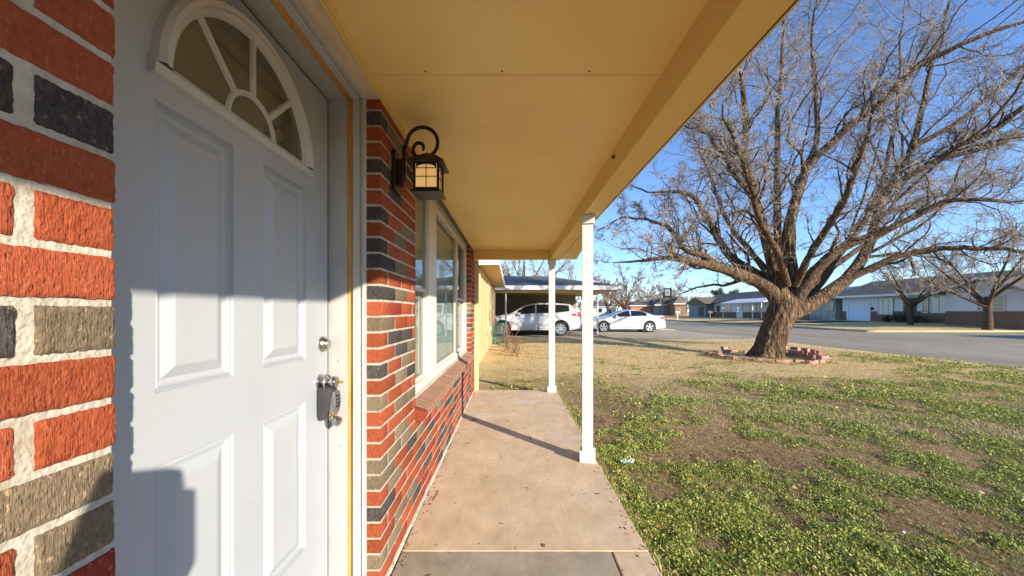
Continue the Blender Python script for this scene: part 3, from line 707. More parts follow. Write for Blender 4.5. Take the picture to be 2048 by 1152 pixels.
for sx in (-1, 1):
    for sy in (-1, 1): k.box(LX+sx*hw-.0055, LX+sx*hw+.0055, LY+sy*hw-.0055, LY+sy*hw+.0055, EYE+.572, EYE+.69)
loft4(k, [(.059, EYE+.566), (.059, EYE+.575)]); loft4(k, [(.068, EYE+.552), (.070, EYE+.560)])
for s_ in (-1, 1):                 # arched heads and glazing bars on each side
    for ax in (0, 1):
        def pt(u, z, o=0):
            return (LX+u, LY+s_*(hw+o), z) if ax == 0 else (LX+s_*(hw+o), LY+u, z)
        n = 10; za = EYE+.664; vs = []
        for i in range(n+1):
            u = -.0465+.093*i/n; vs += [pt(u, EYE+.69), pt(u, za+.020*math.sqrt(max(0, 1-(u/.0465)**2))-.002)]
        k.add(vs, [(i*2, i*2+1, i*2+3, i*2+2) for i in range(n)])
        for (u0, u1, z0, z1) in ((-.0016, .0016, EYE+.578, EYE+.688), (-.047, .047, EYE+.6235, EYE+.6265), (-.047, .047, EYE+.6625, EYE+.6655)):
            a, b_ = pt(u0, z0), pt(u1, z1, .003); k.box(min(a[0], b_[0]), max(a[0], b_[0]), min(a[1], b_[1]), max(a[1], b_[1]), z0, z1)
k.build('lamp_frame', M['iron'], lan)
k = MB(); g = .0495
for s_ in (-1, 1): k.box(LX-g, LX+g, LY+s_*g-.001, LY+s_*g+.001, EYE+.576, EYE+.688); k.box(LX+s_*g-.001, LX+s_*g+.001, LY-g+.0015, LY+g-.0015, EYE+.576, EYE+.688)
k.build('lamp_glass', M['lampglass'], lan)
# ------------------------------------------------------------------ camera standing on its tripod by the door (its shadow falls on door and brick)
tp = thing('tripod_camera', (.21, -.27, 0), 'black boxy camera on a slim tripod standing before the door, seen by its shadow', 'camera')
k = MB(); k.prism([(.19, a_, EYE+b_) for a_, b_ in ((-.375,.046),(-.325,.155),(-.234,.125),(-.228,.07),(-.198,.062),(-.198,-.12),(-.235,-.155),(-.375,-.17),(-.385,-.05))], (.05, 0, 0)); k.build('camera_body', M['black'], tp, bevel=.01)
k = MB(); k.lathe((.19, -.26, EYE+.0), (-1,0,0), [(0,.03),(.03,.03),(.035,.025)], 16); k.build('lens', M['black'], tp)
k = MB(); k.tube([(.22,-.26,EYE-.13),(.22,-.26,.55)], .014, 10); k.build('column', M['black'], tp)
for a in (20, 140, 260):
    k = MB(); k.tube([(.22,-.26,.62),(.22+.32*math.cos(R(a)),-.26+.32*math.sin(R(a)),.0)], .010, 8); k.build('leg', M['black'], tp)

# ------------------------------------------------------------------ trees
def tubes(PT, RD, n):
    """PT (N,K,3) RD (N,K) -> verts, quads"""
    N, K, _ = PT.shape; d = np.empty_like(PT); d[:,1:-1] = PT[:,2:]-PT[:,:-2]; d[:,0] = PT[:,1]-PT[:,0]; d[:,-1] = PT[:,-1]-PT[:,-2]
    d /= np.linalg.norm(d, axis=2, keepdims=True)+1e-9
    ref = np.where(np.abs(d[:,:1,2:3]) < .8, np.array([0,0,1.]), np.array([1.,0,0]))
    a = np.cross(d, np.broadcast_to(ref, d.shape)); a /= np.linalg.norm(a, axis=2, keepdims=True)+1e-9; b_ = np.cross(a, d)
    th = np.arange(n)*2*math.pi/n
    V = PT[:,:,None]+(a[:,:,None]*np.cos(th)[None,None,:,None]+b_[:,:,None]*np.sin(th)[None,None,:,None])*RD[:,:,None,None]
    base = (np.arange(N)*K*n)[:,None,None]; i = np.arange(K-1)[None,:,None]*n; t_ = np.arange(n)[None,None,:]
    q = np.stack([base+i+t_, base+i+(t_+1) % n, base+i+n+(t_+1) % n, base+i+n+t_], -1).reshape(-1, 4)
    return V.reshape(-1, 3), q
def spawn(parents, prad, K, per, lenf, rf, t0, rg, up=.25, spread=.9, out=None, wob=.12, centre=None):
    """parents (N,Kp,3): children polylines"""
    N, Kp, _ = parents.shape; per = int(per)
    pi = np.repeat(np.arange(N), per); t = t0+(1-t0)*rg.random(len(pi))**.85; s = t*(Kp-1); i0 = np.minimum(s.astype(int), Kp-2); f = (s-i0)[:,None]
    p0 = parents[pi, i0]*(1-f)+parents[pi, i0+1]*f; r0 = prad[pi, i0]*(1-f[:,0])+prad[pi, i0+1]*f[:,0]
    d = parents[pi, i0+1]-parents[pi, i0]; d /= np.linalg.norm(d, axis=1, keepdims=True)+1e-9
    plen = np.linalg.norm(np.diff(parents, axis=1), axis=2).sum(1)[pi]
    rnd = rg.normal(size=d.shape); rnd -= (rnd*d).sum(1, keepdims=True)*d; rnd /= np.linalg.norm(rnd, axis=1, keepdims=True)
    dr = d+rnd*spread*(0.7+.6*rg.random((len(pi), 1)))+np.array([0,0,up])
    if centre is not None: o = p0-centre; o /= np.linalg.norm(o, axis=1, keepdims=True)+1e-9; dr += o*.35
    dr /= np.linalg.norm(dr, axis=1, keepdims=True)
    L = plen*lenf*(.55+.75*rg.random(len(pi)))*(1.15-.55*t)
    step = (L/(K-1))[:,None]; PT = np.empty((len(pi), K, 3)); PT[:,0] = p0; dd = dr
    for k_ in range(1, K):
        dd = dd+rg.normal(size=dd.shape)*wob*1.6+np.array([0,0,up*.25]); dd /= np.linalg.norm(dd, axis=1, keepdims=True); PT[:,k_] = PT[:,k_-1]+dd*step
    RD = (np.minimum(r0*.8, r0*rf))[:,None]*np.linspace(1, .22, K)[None,:]
    return PT, RD
def resample(pts, K):
    pts = np.array(pts, float); d = np.r_[0, np.cumsum(np.linalg.norm(np.diff(pts[:,:3], axis=0), axis=1))]; s = np.linspace(0, d[-1], K)
    q = np.stack([np.interp(s, d, pts[:,j]) for j in range(pts.shape[1])], 1)
    for _ in range(2): q[1:-1] = (q[:-2]+2*q[1:-1]+q[2:])/4
    return q

BT = 10.45                         # distance of the big tree
def L(*a): return [(*P(px, py, BT+dz), r) for px, py, dz, r in a]
limbs = [
 L((1562,612,0,.26),(1540,575,-.1,.23),(1505,556,-.3,.19),(1462,537,-.6,.155),(1425,523,-.9,.135),(1385,516,-1.1,.10),(1340,513,-1.2,.07),(1285,516,-1.2,.04),(1225,528,-1.1,.015)),
 L((1450,532,-.7,.10),(1415,508,-.9,.09),(1372,500,-1.0,.075),(1346,455,-.9,.06),(1310,440,-.8,.04),(1250,435,-.6,.03),(1205,455,-.6,.012)),
 L((1560,600,.1,.2),(1530,552,.2,.16),(1466,521,.5,.13),(1445,485,.7,.12),(1424,448,.9,.11),(1403,396,1.2,.085),(1372,378,1.3,.06),(1325,385,1.3,.035),(1275,370,1.2,.012)),
 L((1565,600,-.1,.24),(1555,545,-.1,.20),(1533,480,-.2,.16),(1512,400,-.3,.14),(1486,333,-.5,.12),(1481,292,-.6,.10),(1486,229,-.6,.085),(1481,156,-.7,.06),(1470,60,-.8,.045),(1462,-60,-.9,.015)),
 L((1507,396,-.3,.09),(1470,345,-.7,.08),(1434,281,-1.2,.06),(1393,234,-1.6,.04),(1350,215,-1.8,.012)),
 L((1582,600,.1,.26),(1582,545,.1,.23),(1577,469,.2,.19),(1585,427,.3,.165),(1601,375,.3,.14),(1611,333,.3,.13),(1632,292,.5,.09),(1642,234,.6,.075),(1635,182,.7,.065),(1637,104,.8,.055),(1642,0,.9,.04),(1650,-120,1,.012)),
 L((1608,338,.3,.12),(1658,292,.1,.11),(1700,250,-.2,.105),(1762,208,-.6,.095),(1809,161,-1,.085),(1830,139,-1.2,.075),(1892,109,-1.5,.065),(1981,73,-1.9,.05),(2060,48,-2.1,.035),(2160,0,-2.4,.012)),
 L((1572,600,.5,.18),(1556,540,.6,.15),(1557,469,.7,.12),(1554,333,.8,.09),(1554,208,.9,.07),(1560,104,1,.05),(1565,0,1.1,.035),(1560,-90,1.2,.012)),
 L((1588,605,-.1,.24),(1606,573,-.3,.20),(1636,538,-.5,.17),(1669,502,-.7,.145),(1720,479,-.9,.12),(1773,463,-1.2,.095),(1851,422,-1.6,.075),(1929,385,-2,.06),(2050,395,-2.4,.04),(2150,380,-2.6,.012)),
 L((1562,640,.1,.24),(1596,622,.1,.26),(1634,602,.1,.235),(1672,580,.2,.215),(1703,553,.3,.195),(1727,528,.4,.18),(1738,497,.5,.17),(1752,455,.6,.15),(1778,364,.8,.125),(1825,323,.9,.115),(1846,276,1,.10),(1861,208,1.1,.085),(1872,156,1.2,.07),(1887,94,1.3,.055),(1919,0,1.5,.04),(1950,-90,1.6,.012)),
 L((1840,290,.95,.09),(1919,245,.8,.075),(1971,198,.7,.06),(2048,115,.6,.045),(2120,40,.5,.012)),
 L((1700,562,.3,.15),(1740,538,.1,.11),(1804,510,-.2,.095),(1851,500,-.4,.085),(1924,494,-.8,.07),(2048,503,-1.3,.045),(2150,490,-1.6,.012)),
 L((1778,370,.8,.11),(1835,338,.4,.11),(1929,292,-.1,.095),(1992,262,-.5,.085),(2060,218,-.9,.07),(2180,170,-1.3,.03)),
 L((1870,320,.2,.07),(1960,300,-.1,.065),(2060,262,-.4,.055),(2180,240,-.8,.02)),
 L((1605,600,.5,.2),(1640,565,.9,.17),(1660,535,1.2,.15),(1683,500,1.5,.13),(1745,430,2.0,.11),(1780,350,2.4,.08),(1800,250,2.8,.06),(1815,120,3.2,.04),(1830,0,3.5,.012)),
 L((1668,545,1.2,.10),(1740,490,1.9,.09),(1830,440,2.6,.07),(1930,400,3.3,.05),(2040,350,3.9,.02)),
 L((1545,560,.4,.12),(1500,500,1.3,.10),(1450,440,2.2,.08),(1400,330,2.9,.05),(1370,250,3.3,.015)),
 L((1575,570,-.3,.11),(1560,500,-1.0,.09),(1520,420,-1.8,.07),(1500,320,-2.6,.05),(1470,200,-3.2,.015)),
 L((1590,570,-.3,.12),(1630,490,-1.1,.10),(1690,400,-2.0,.08),(1740,280,-2.8,.05),(1760,150,-3.3,.015)),
]
tree = thing('bare_tree', (7.2, 10.45, -.1), 'huge leafless spreading tree with leaning trunk in a ring of bricks on the lawn', 'tree')
# trunk with root flare and ridged bark
tk = resample(L((1531,712,0,.56),(1534,704,0,.50),(1540,690,0,.47),(1550,660,0,.455),(1560,635,0,.455),(1568,610,0,.455),(1575,588,.05,.40),(1580,570,.1,.30),(1583,556,.1,.14)), 44)
n = 56; vs = []; V = []; tk[:,3] *= .80
for i in range(len(tk)):
    c = tk[i,:3]; r = tk[i,3]
    for j in range(n):
        a = 2*math.pi*j/n; h = c[2]
        fl = 1+.16*max(0, .25-h)/.35*math.sin(a*5+1)+.12*max(0, .1-h)*math.sin(a*9)
        rid = .028*math.sin(a*13+h*2.2+2*math.sin(h*3))+.018*math.sin(a*23-h*5)+.03*(vnoise(a*3, h*3, .5, 3)-.5)
        V.append((c[0]+r*(fl+rid)*math.cos(a), c[1]+r*(fl+rid)*math.sin(a), c[2]))
V = np.array(V); idx = np.arange(len(tk))[:-1,None]*n; j = np.arange(n)[None]
q = np.stack([idx+j, idx+(j+1) % n, idx+n+(j+1) % n, idx+n+j], -1).reshape(-1,4)
np_obj('trunk', V, q, M['bark'], tree, smooth=True)
rgt = np.random.default_rng(11); LP = []; LR = []
for li, l in enumerate(limbs):
    q_ = resample(l, 26); q_[:,3] *= .86; w = rgt.normal(size=(26, 3))*.032; w[0] = 0; q_[:,:3] += np.cumsum(w, 0)*np.linspace(.2, 1, 26)[:,None]
    if li not in (0,2,3,5,7,8,9,14,16,17,18):
        allp = np.vstack(LP); j_ = np.argmin(((allp-q_[0,:3])**2).sum(1)); off_ = allp[j_]-q_[0,:3]
        q_[:,:3] += off_[None]*np.clip(1-np.linspace(0, 1, 26)*2.2, 0, 1)[:,None]
    LP.append(q_[:,:3]); LR.append(q_[:,3]*(1+.06*rgt.normal(size=26)))
    v_, f_ = tubes(q_[None,:,:3], (q_[:,3]*(1+.05*rgt.normal(size=26)))[None], 14)
    np_obj('limb', v_, f_, M['bark' if li in (3,5,9) else 'limb'], tree, smooth=True)
LP = np.array(LP); LR = np.array(LR); C = np.array([7.6, 10.4, 2.2])
A, Ar = spawn(LP, LR, 10, 20, .34, .33, .16, rgt, up=.36, spread=.90, centre=C, wob=.19)
Ar = np.maximum(Ar, .006)
B, Br = spawn(A, Ar, 8, 10, .42, .50, .15, rgt, up=.12, spread=1.0, wob=.24)
Br = np.maximum(Br, .0055)
T, Tr = spawn(B, Br, 5, 9, .50, .6, .12, rgt, up=.1, spread=1.0, wob=.34); Tr = np.maximum(Tr, .0036)
# short epicormic shoots on the limbs
E, Er = spawn(LP, LR, 4, 60, .07, .12, .12, rgt, up=.3, spread=1.6, wob=.3); Er = np.clip(Er, .003, .006)
T2, T2r = spawn(A, Ar, 4, 7, .22, .5, .2, rgt, up=.1, spread=1.1, wob=.2); T2r = np.maximum(T2r, .003)
for nm, PT, RD, sd in (('branches', A, Ar, 6), ('branches', B, Br, 4), ('twigs', T, Tr, 3), ('twigs', T2, T2r, 3), ('twigs', E, Er, 3)):
    v_, f_ = tubes(PT, RD, sd); tag(np_obj(nm, v_, f_, M['limb'] if nm == 'branches' and sd == 6 else M['twig'], tree, smooth=True), kind='stuff')
print('big tree twigs', len(T), len(T2))

def bare_tree(name, x, y, z, H, r, label, seed, spread=.9, dens=1.0, thin=1.0, m_tr='limb', m_tw='fartwig', group=None):
    rg = np.random.default_rng(seed); root = thing(name, (x, y, z), label, 'tree', group)
    th = H*.22; tr_ = resample([(x, y, z-.1, r*1.25), (x+.02*H*rg.normal()*.5, y, z+th*.5, r), (x, y, z+th, r*.95), (x, y, z+th*1.3, r*.6)], 8)
    v_, f_ = tubes(tr_[None,:,:3], tr_[None,:,3], 10); np_obj('trunk', v_, f_, M[m_tr], root, smooth=True)
    lp = []; lr = []
    nl = 8
    for k_ in range(nl):
        a = 2*math.pi*(k_+rg.random()*.6)/nl; el = rg.uniform(.35, 1.25); dx, dy, dz = math.cos(a)*math.cos(el), math.sin(a)*math.cos(el), math.sin(el)
        p = np.array([x, y, z+th*rg.uniform(.85, 1.15)]); pts = [(*p, r*.55)]; Ln = H*.78*(.75+.35*rg.random())
        for s in range(5):
            dz += .06; p = p+np.array([dx*spread, dy*spread, dz])*Ln/5/ math.hypot(math.hypot(dx, dy), dz); dx += rg.normal()*.12; dy += rg.normal()*.12; pts.append((*p, r*.5*(1-(s+1)/5.5)))
        q_ = resample(pts, 12); lp.append(q_[:,:3]); lr.append(q_[:,3])
    lp = np.array(lp); lr = np.array(lr); v_, f_ = tubes(lp, lr, 7); np_obj('limbs', v_, f_, M[m_tr], root, smooth=True)
    A, Ar = spawn(lp, lr, 6, 9*dens, .38, .5, .15, rg, up=.3, spread=.8); Ar = np.maximum(Ar, .008*thin)
    B, Br = spawn(A, Ar, 5, 7*dens, .5, .6, .12, rg, up=.15, spread=.9); Br = np.maximum(Br, .006*thin)
    T, Tr = spawn(B, Br, 3, 4*dens, .5, .7, .1, rg, up=.1, spread=.9); Tr = np.maximum(Tr, .005*thin)
    allv = []; allf = []; o = 0
    for PT, RD, sd in ((A, Ar, 4), (B, Br, 3), (T, Tr, 3)):
        v_, f_ = tubes(PT, RD, sd); allv.append(v_); allf.append(f_+o); o += len(v_)
    tag(np_obj('crown', np.vstack(allv), np.vstack(allf), M[m_tw], root, smooth=True), kind='stuff')
    return root
def at(px, X): d = F*X/(px-1022); return d      # depth of a pixel column on the plane x=X
bare_tree('bare_tree', 33.0, at(1975, 33), -.0, 7.8, .22, 'bare tree with pale blotched trunk before the white gabled wing at far right', 21, group='bare trees in front of and behind the far houses', spread=1.25, dens=1.15, thin=1.6, m_tw='twig')
bare_tree('bare_tree', 33.5, at(1822, 33.5), .0, 7.0, .17, 'bare tree in front of the dark entrance of the far white house', 22, group='bare trees in front of and behind the far houses', spread=1.1, dens=1.1, thin=1.8, m_tw='twig')
bt = [(1252,60,8.6,'rounded bare tree standing alone above the white sedan roof'), (1215,75,7.5,'low bare tree just right of the carport corner post'), (1335,95,9.5,'thin bare tree behind the basketball hoop'),
      (1295,110,8.0,'small bare tree between the sedan roof and the hoop')]
for i, (px, d, H, lab) in enumerate(bt):
    p = P(px, 640, d); bare_tree('bare_tree', p.x, d, -.1, H, .22, lab, 30+i, group='bare trees in front of and behind the far houses', dens=1.0, thin=4.5)
bare_tree('bare_tree', P(1040,0,44).x, 44, -.1, 11.0, .32, 'tall bare tree rising behind the dark carport roof', 41, group='bare trees in front of and behind the far houses', dens=1.1, thin=3, m_tw='twig')
bare_tree('bare_tree', P(1125,0,52).x, 52, -.1, 9.6, .25, 'thin bare tree behind the right half of the carport roof', 42, group='bare trees in front of and behind the far houses', dens=.8, thin=3, m_tw='twig')
# distant wood that reads as one mass, behind the farthest houses
src = bare_tree('bare_wood', P(1270,0,150).x, 150, -.2, 11, .3, 'hazy brown mass of bare trees along the horizon beyond the farthest houses', 50, thin=10, dens=.9)
V0 = []; F0 = []; o = 0
for ch in src.children:
    me = ch.data; v_ = np.empty(len(me.vertices)*3, np.float32); me.vertices.foreach_get('co', v_); V0.append(v_.reshape(-1,3)); f_ = np.empty(len(me.loops), np.int32); me.loops.foreach_get('vertex_index', f_); F0.append(f_.reshape(-1,4)+o); o += len(V0[-1])
V0 = np.vstack(V0)-np.array([P(1270,0,150).x, 150, 0]); F0 = np.vstack(F0)
for ch in list(src.children): bpy.data.objects.remove(ch)
bpy.data.objects.remove(src)
VV = []; FF = []; o = 0
for k_ in range(15):
    px = 1030+k_*34+random.uniform(-12, 12); d = random.uniform(150, 240); s = random.uniform(.7, 1.15); a = random.uniform(0, 6.28)
    Rm = np.array([[math.cos(a), -math.sin(a), 0], [math.sin(a), math.cos(a), 0], [0,0,1]])
    VV.append(V0@Rm.T*np.array([1.3*s, 1.3*s, s])+np.array([(px-1022)/F*d, d, 0])); FF.append(F0+o); o += len(V0)
tag(np_obj('bare_wood', np.vstack(VV), np.vstack(FF), M['fartwig']), 'hazy brown mass of bare trees along the horizon beyond the farthest houses', 'woodland', kind='stuff')
def bush(name, x, y, z, w, h, label, cat, seed, m='evergreen', n=2600, leaf=.16):
    rg = np.random.default_rng(seed); root = thing(name, (x, y, z), label, cat)
    k = MB(); k.tube([(x, y, z-.1), (x, y, z+h*.6)], [w*.06, w*.03], 7); k.build('trunk', M['limb'], root)
    cs = rg.normal(size=(12, 3))*np.array([w*.28, w*.28, h*.14])+np.array([x, y, z+h*.7]); c = cs[rg.integers(0, 12, n)]+rg.normal(size=(n, 3))*w*.12
    a = rg.normal(size=(n, 3)); a /= np.linalg.norm(a, axis=1, keepdims=True); b_ = np.cross(a, rg.normal(size=(n, 3))); b_ /= np.linalg.norm(b_, axis=1, keepdims=True)
    V = np.stack([c-a*leaf, c+b_*leaf*.5, c+a*leaf, c-b_*leaf*.5], 1).reshape(-1, 3); np_obj('crown', V, np.arange(4*n).reshape(-1, 4), M[m], root)
for i, (px, d, h, w, lab) in enumerate(((1437,92,6.9,2.6,'small round evergreen poking above the long brown roof, left of two'), (1468,88,6.5,3.0,'wider evergreen poking above the long brown roof, right of two'))):
    p = P(px, 0, d); bush('evergreen_tree', p.x, d, -.1, w, h, lab, 'tree', 60+i)

# ------------------------------------------------------------------ brick ring at the big tree
ring = thing('brick_edging', (7.0, 10.4, -.09), 'pink paver bricks laid in a ragged ring round the big tree trunk', 'edging')
pm = MB(); pm.box(-.10, .10, -.05, .05, -.045, .045); pme = pm.mesh('brick'); pme.materials.append(M['paver'])
rr_ = random.Random(5)
def pav(x, y, z, a):
    o = bpy.data.objects.new('brick', pme); COL.objects.link(o); par(o, ring); o.location = (x, y, z); o.rotation_euler = (rr_.uniform(-.06, .06), rr_.uniform(-.08, .08), a)
cxr, cyr = 6.95, 10.35
for k in range(38):
    a = 2*math.pi*k/38+rr_.uniform(-.04, .04); rx, ry = 1.28, 1.28
    jj = rr_.uniform(-.13, .13); x = cxr+(rx+jj)*math.cos(a); y = cyr+(ry+jj)*math.sin(a)
    if 1.9 < a < 2.7 and rr_.random() < .5: continue
    g0 = float(gh(x, y)); pav(x+rr_.uniform(-.04, .04), y+rr_.uniform(-.05, .05), g0+rr_.uniform(.030, .055), a+math.pi/2+rr_.uniform(-.3, .3))
    if rr_.random() < .38 or -.7 < (a if a < math.pi else a-2*math.pi) < .8:
        pav(x+rr_.uniform(-.05, .05), y+rr_.uniform(-.06, .06), g0+.128, a+math.pi/2+rr_.uniform(-.4, .4))
for k in range(5):
    a = -.5+k*.26; pav(cxr+1.30*math.cos(a), cyr+1.30*math.sin(a), -.10+.22, a+math.pi/2+.1)

# ------------------------------------------------------------------ cars
def interp(tab, x): return float(np.interp(x, [p_[0] for p_ in tab], [p_[1] for p_ in tab]))
def car(name, label, x0, yc, zg, Ln, Wd, top, belt, sill, wheels, wr, glass, rear_glass, wind, spokes, rear_lamp, mirror_at, rimdark=False):
    root = thing(name, (x0+Ln/2, yc, zg), label, 'car')
    st = sorted(set([round(v, 3) for v in np.linspace(0, Ln, 70)]+[round(w+dx, 3) for w in wheels for dx in np.linspace(-wr*1.17, wr*1.17, 15)]))
    half = Wd/2
    def Wf(l): e = min(l, Ln-l); return half*(1-.16*max(0, 1-e/.65)**2.2)
    def zb(l):
        z = sill+ .10*max(0, 1-min(l, Ln-l)/.5)
        for w in wheels:
            if abs(l-w) < wr*1.17: z = max(z, wr+math.sqrt(max(0, (wr*1.17)**2-(l-w)**2)))
        return z
    def sec(l):
        w = Wf(l); t_ = interp(top, l); be = min(interp(belt, l), t_-.012); z0 = zb(l); gfrac = max(0, min(1, (t_-be)/.30)); wt = w*(.95-.23*gfrac)
        mid = max(z0+.02, sill+.42*(be-sill))
        return [(w*.55, z0), (w*.965, z0), (w*.985, max(z0+.01, sill+.08)), (w, mid), (w*.985, max(mid+.01, be-.06)), (w*.955, max(mid+.02, be)), (wt, t_-.022-.025*gfrac), (wt*.86, t_-.006), (wt*.45, t_+.012), (0, t_+.016)]
    vs = []; m = 19; secs = [sec(l) for l in st]
    for l, s in zip(st, secs):
        end = .0
        for w, z in s: vs.append((x0+l, yc-w, zg+z))
        for w, z in s[-2::-1]: vs.append((x0+l, yc+w, zg+z))
    fs = [(i*m+j_, (i+1)*m+j_, (i+1)*m+j_+1, i*m+j_+1) for i in range(len(st)-1) for j_ in range(m-1)]
    fs += [tuple(range(m)), tuple((len(st)-1)*m+k_ for k_ in range(m))[::-1]]
    b = MB(); b.add(vs, fs); body = b.build('body', M['carwhite'], root, smooth=True, angle=35)
    # dark underside/wheel wells
    b = MB(); b.box(x0+.35, x0+Ln-.3, yc-half*.80, yc+half*.80, zg+sill-.05, zg+sill+.42); b.build('underbody', M['black'], root)
    def gpt(l, t_, sgn, off=.006):
        s = sec(l); (w0, z0), (w1, z1) = s[5], s[6]; return (x0+l, yc+sgn*(w0+(w1-w0)*t_+off), zg+z0+(z1-z0)*t_+off*.3)
    for l0, l1 in glass:
        for sg in (-1, 1):
            b = MB(); n_ = 14; vs = []
            for i in range(n_+1):
                l = l0+(l1-l0)*i/n_; vs += [gpt(l, .06, sg), gpt(l, .90, sg)]
            b.add(vs, [(i*2, i*2+2, i*2+3, i*2+1) for i in range(n_)]); b.build('window', M['carglass'], root, smooth=True)
    for (l0, l1), nm in ((wind, 'windscreen'), (rear_glass, 'rear_window')):
        b = MB(); vs = []; n_ = 8
        for i in range(n_+1):
            l = l0+(l1-l0)*i/n_; s = sec(l)
            for w, z in [s[7], s[8], s[9]]: vs.append((x0+l, yc-w*.98, zg+z+.006))
            for w, z in [s[8], s[7]]: vs.append((x0+l, yc+w*.98, zg+z+.006))
        b.add(vs, [(i*5+j_, (i+1)*5+j_, (i+1)*5+j_+1, i*5+j_+1) for i in range(n_) for j_ in range(4)]); b.build(nm, M['carglass'], root, smooth=True)
    for w in wheels:
        for sg in (-1, 1):
            yo = yc+sg*(half-.005); c = (x0+w, yo, zg+wr)
            b = MB(); b.lathe(c, (0, -sg, 0), [(0, wr*.66), (.0, wr*.90), (.02, wr*.985), (.05, wr), (.19, wr), (.22, wr*.9), (.22, wr*.6)], 32)
            ty = b.build('wheel', M['tyre'], root, smooth=True)
            b = MB(); b.lathe((x0+w, yo+sg*.001-sg*.02, zg+wr), (0, sg, 0), [(0, wr*.64), (.004, wr*.64)], 24); b.build('hub_well', M['black'], ty)
            b = MB(); cy = yo+sg*.004
            n_ = 32; vs = []
            for i in range(n_):
                a = 2*math.pi*i/n_
                for r_, yy in ((wr*.70, -.002), (wr*.69, .006), (wr*.63, .004), (wr*.62, -.01)): vs.append((x0+w+r_*math.cos(a), cy+sg*yy, zg+wr+r_*math.sin(a)))
            b.add(vs, [(i*4+j_, ((i+1) % n_)*4+j_, ((i+1) % n_)*4+j_+1, i*4+j_+1) for i in range(n_) for j_ in range(3)])
            for s in range(spokes):
                a = 2*math.pi*s/spokes+.3; d = Vector((math.cos(a), 0, math.sin(a))); nn = Vector((-d.z, 0, d.x)); o_ = Vector((x0+w, cy, zg+wr)); wd = wr*(.14 if spokes < 7 else .075)
                q = [o_+d*wr*.08-nn*wd*.7, o_+d*wr*.64-nn*wd, o_+d*wr*.64+nn*wd, o_+d*wr*.08+nn*wd*.7]
                b.prism([p_-Vector((0, sg*.012, 0)) for p_ in q], (0, sg*.014, 0))
            b.lathe((x0+w, cy-sg*.01, zg+wr), (0, sg, 0), [(0, wr*.16), (.018, wr*.13)], 12)
            b.build('rim', M['alloy'], ty)
    # door shut lines, handles, mirror, lamps
    for sg in (-1, 1):
        def side(l, z, off=.003):
            s = sec(l); wz = np.interp(z, [p_[1] for p_ in s[1:6]], [p_[0] for p_ in s[1:6]]); return Vector((x0+l, yc+sg*(wz+off), zg+z))
        b = MB()
        for l, ze in [(glass[0][0]+.0, None)]+[(g_[1]+.03, None) for g_ in glass]:
            zz = np.linspace(max(zb(l), sill)+.05, min(interp(belt, l), interp(top, l))-.02, 6)
            for za, zc in zip(zz, zz[1:]): b.add([side(l-.005, za), side(l+.005, za), side(l+.005, zc), side(l-.005, zc)], [(0,1,2,3)])
        ls = np.linspace(wheels[0]+wr*1.4, wheels[1]-wr*1.4, 10)
        for la, lb_ in zip(ls, ls[1:]): b.add([side(la, sill+.09), side(lb_, sill+.09), side(lb_, sill+.10), side(la, sill+.10)], [(0,1,2,3)])
        b.build('door_seam', M['black'], root)
        for g_ in glass[:2]:
            l = g_[1]-.16; z = interp(belt, l)-.12; p_ = side(l, z, .02); b = MB(); b.box(p_.x-.09, p_.x+.09, p_.y-.018, p_.y+.012, p_.z-.015, p_.z+.015); b.build('door_handle', M['carwhite'], root, bevel=.008)
        p_ = side(mirror_at, interp(belt, mirror_at)-.02, .09); b = MB(); b.lathe((p_.x-.07, p_.y, p_.z+.05), (1,0,0), [(0,.04),(.03,.075),(.12,.085),(.15,.07)], 12); mi = b.build('mirror', M['carwhite'], root, smooth=True)
        b = MB(); b.box(p_.x-.02, p_.x+.03, min(p_.y, p_.y-sg*.1), max(p_.y, p_.y-sg*.1), p_.z-.03, p_.z+.02); b.build('mirror_stalk', M['black'], mi)
        b = MB(); la, lb_, za, zc = rear_lamp; n_ = 6; vs = []
        for i in range(n_+1):
            l = la+(lb_-la)*i/n_; f_ = i/n_; vs += [side(l, za+(zc-za)*.25*(1-f_), .008), side(l, zc-(zc-za)*.18*(1-f_), .008)]
        e = side(lb_, za, .0); e2 = side(lb_, zc, .0); vs += [(x0+Ln+.004, e.y-sg*.06, e.z), (x0+Ln+.004, e2.y-sg*.06, e2.z), (x0+Ln+.006, e.y-sg*.3, e.z), (x0+Ln+.006, e2.y-sg*.3, e2.z)]
        b.add(vs, [(i*2, i*2+2, i*2+3, i*2+1) for i in range(n_+2)]); b.build('tail_light', M['tail'], root, smooth=True)
        b = MB(); vs = []
        for i in range(5): l = .03+.10*i; zf = interp(top, l); vs += [side(l, zf-.24+.02*i, .008), side(l, zf-.09, .008)]
        b.add(vs, [(i*2, i*2+2, i*2+3, i*2+1) for i in range(4)]); b.build('headlight', M['headlamp'], root, smooth=True)
    b = MB(); b.box(x0+Ln-.02, x0+Ln+.03, yc-.26, yc+.26, zg+sill+.25, zg+sill+.38); b.build('number_plate', M['fascia'], root)
    return root, sec
suv_top = [(0,.62),(.05,.80),(.3,.97),(.9,1.08),(1.30,1.14),(1.55,1.27),(2.05,1.56),(2.4,1.67),(2.9,1.72),(3.6,1.72),(4.2,1.67),(4.5,1.62),(4.62,1.50),(4.83,1.12),(4.92,.98),(4.98,.62)]
suv_belt = [(0,.7),(1.2,1.06),(2,1.10),(3.6,1.15),(4.5,1.26),(5,1.3)]
suv, _ = car('white_suv', 'white estate style off-roader parked under the dark roofed carport', -1.38, 19.95, -.064, 4.98, 1.92, suv_top, suv_belt, .30, (.95, 3.93), .375,
    [(1.72,2.62),(2.70,3.55),(3.64,4.38)], (4.53,4.80), (1.42,2.2), 10, (4.50,4.93,.98,1.20), 1.78)
b = MB()
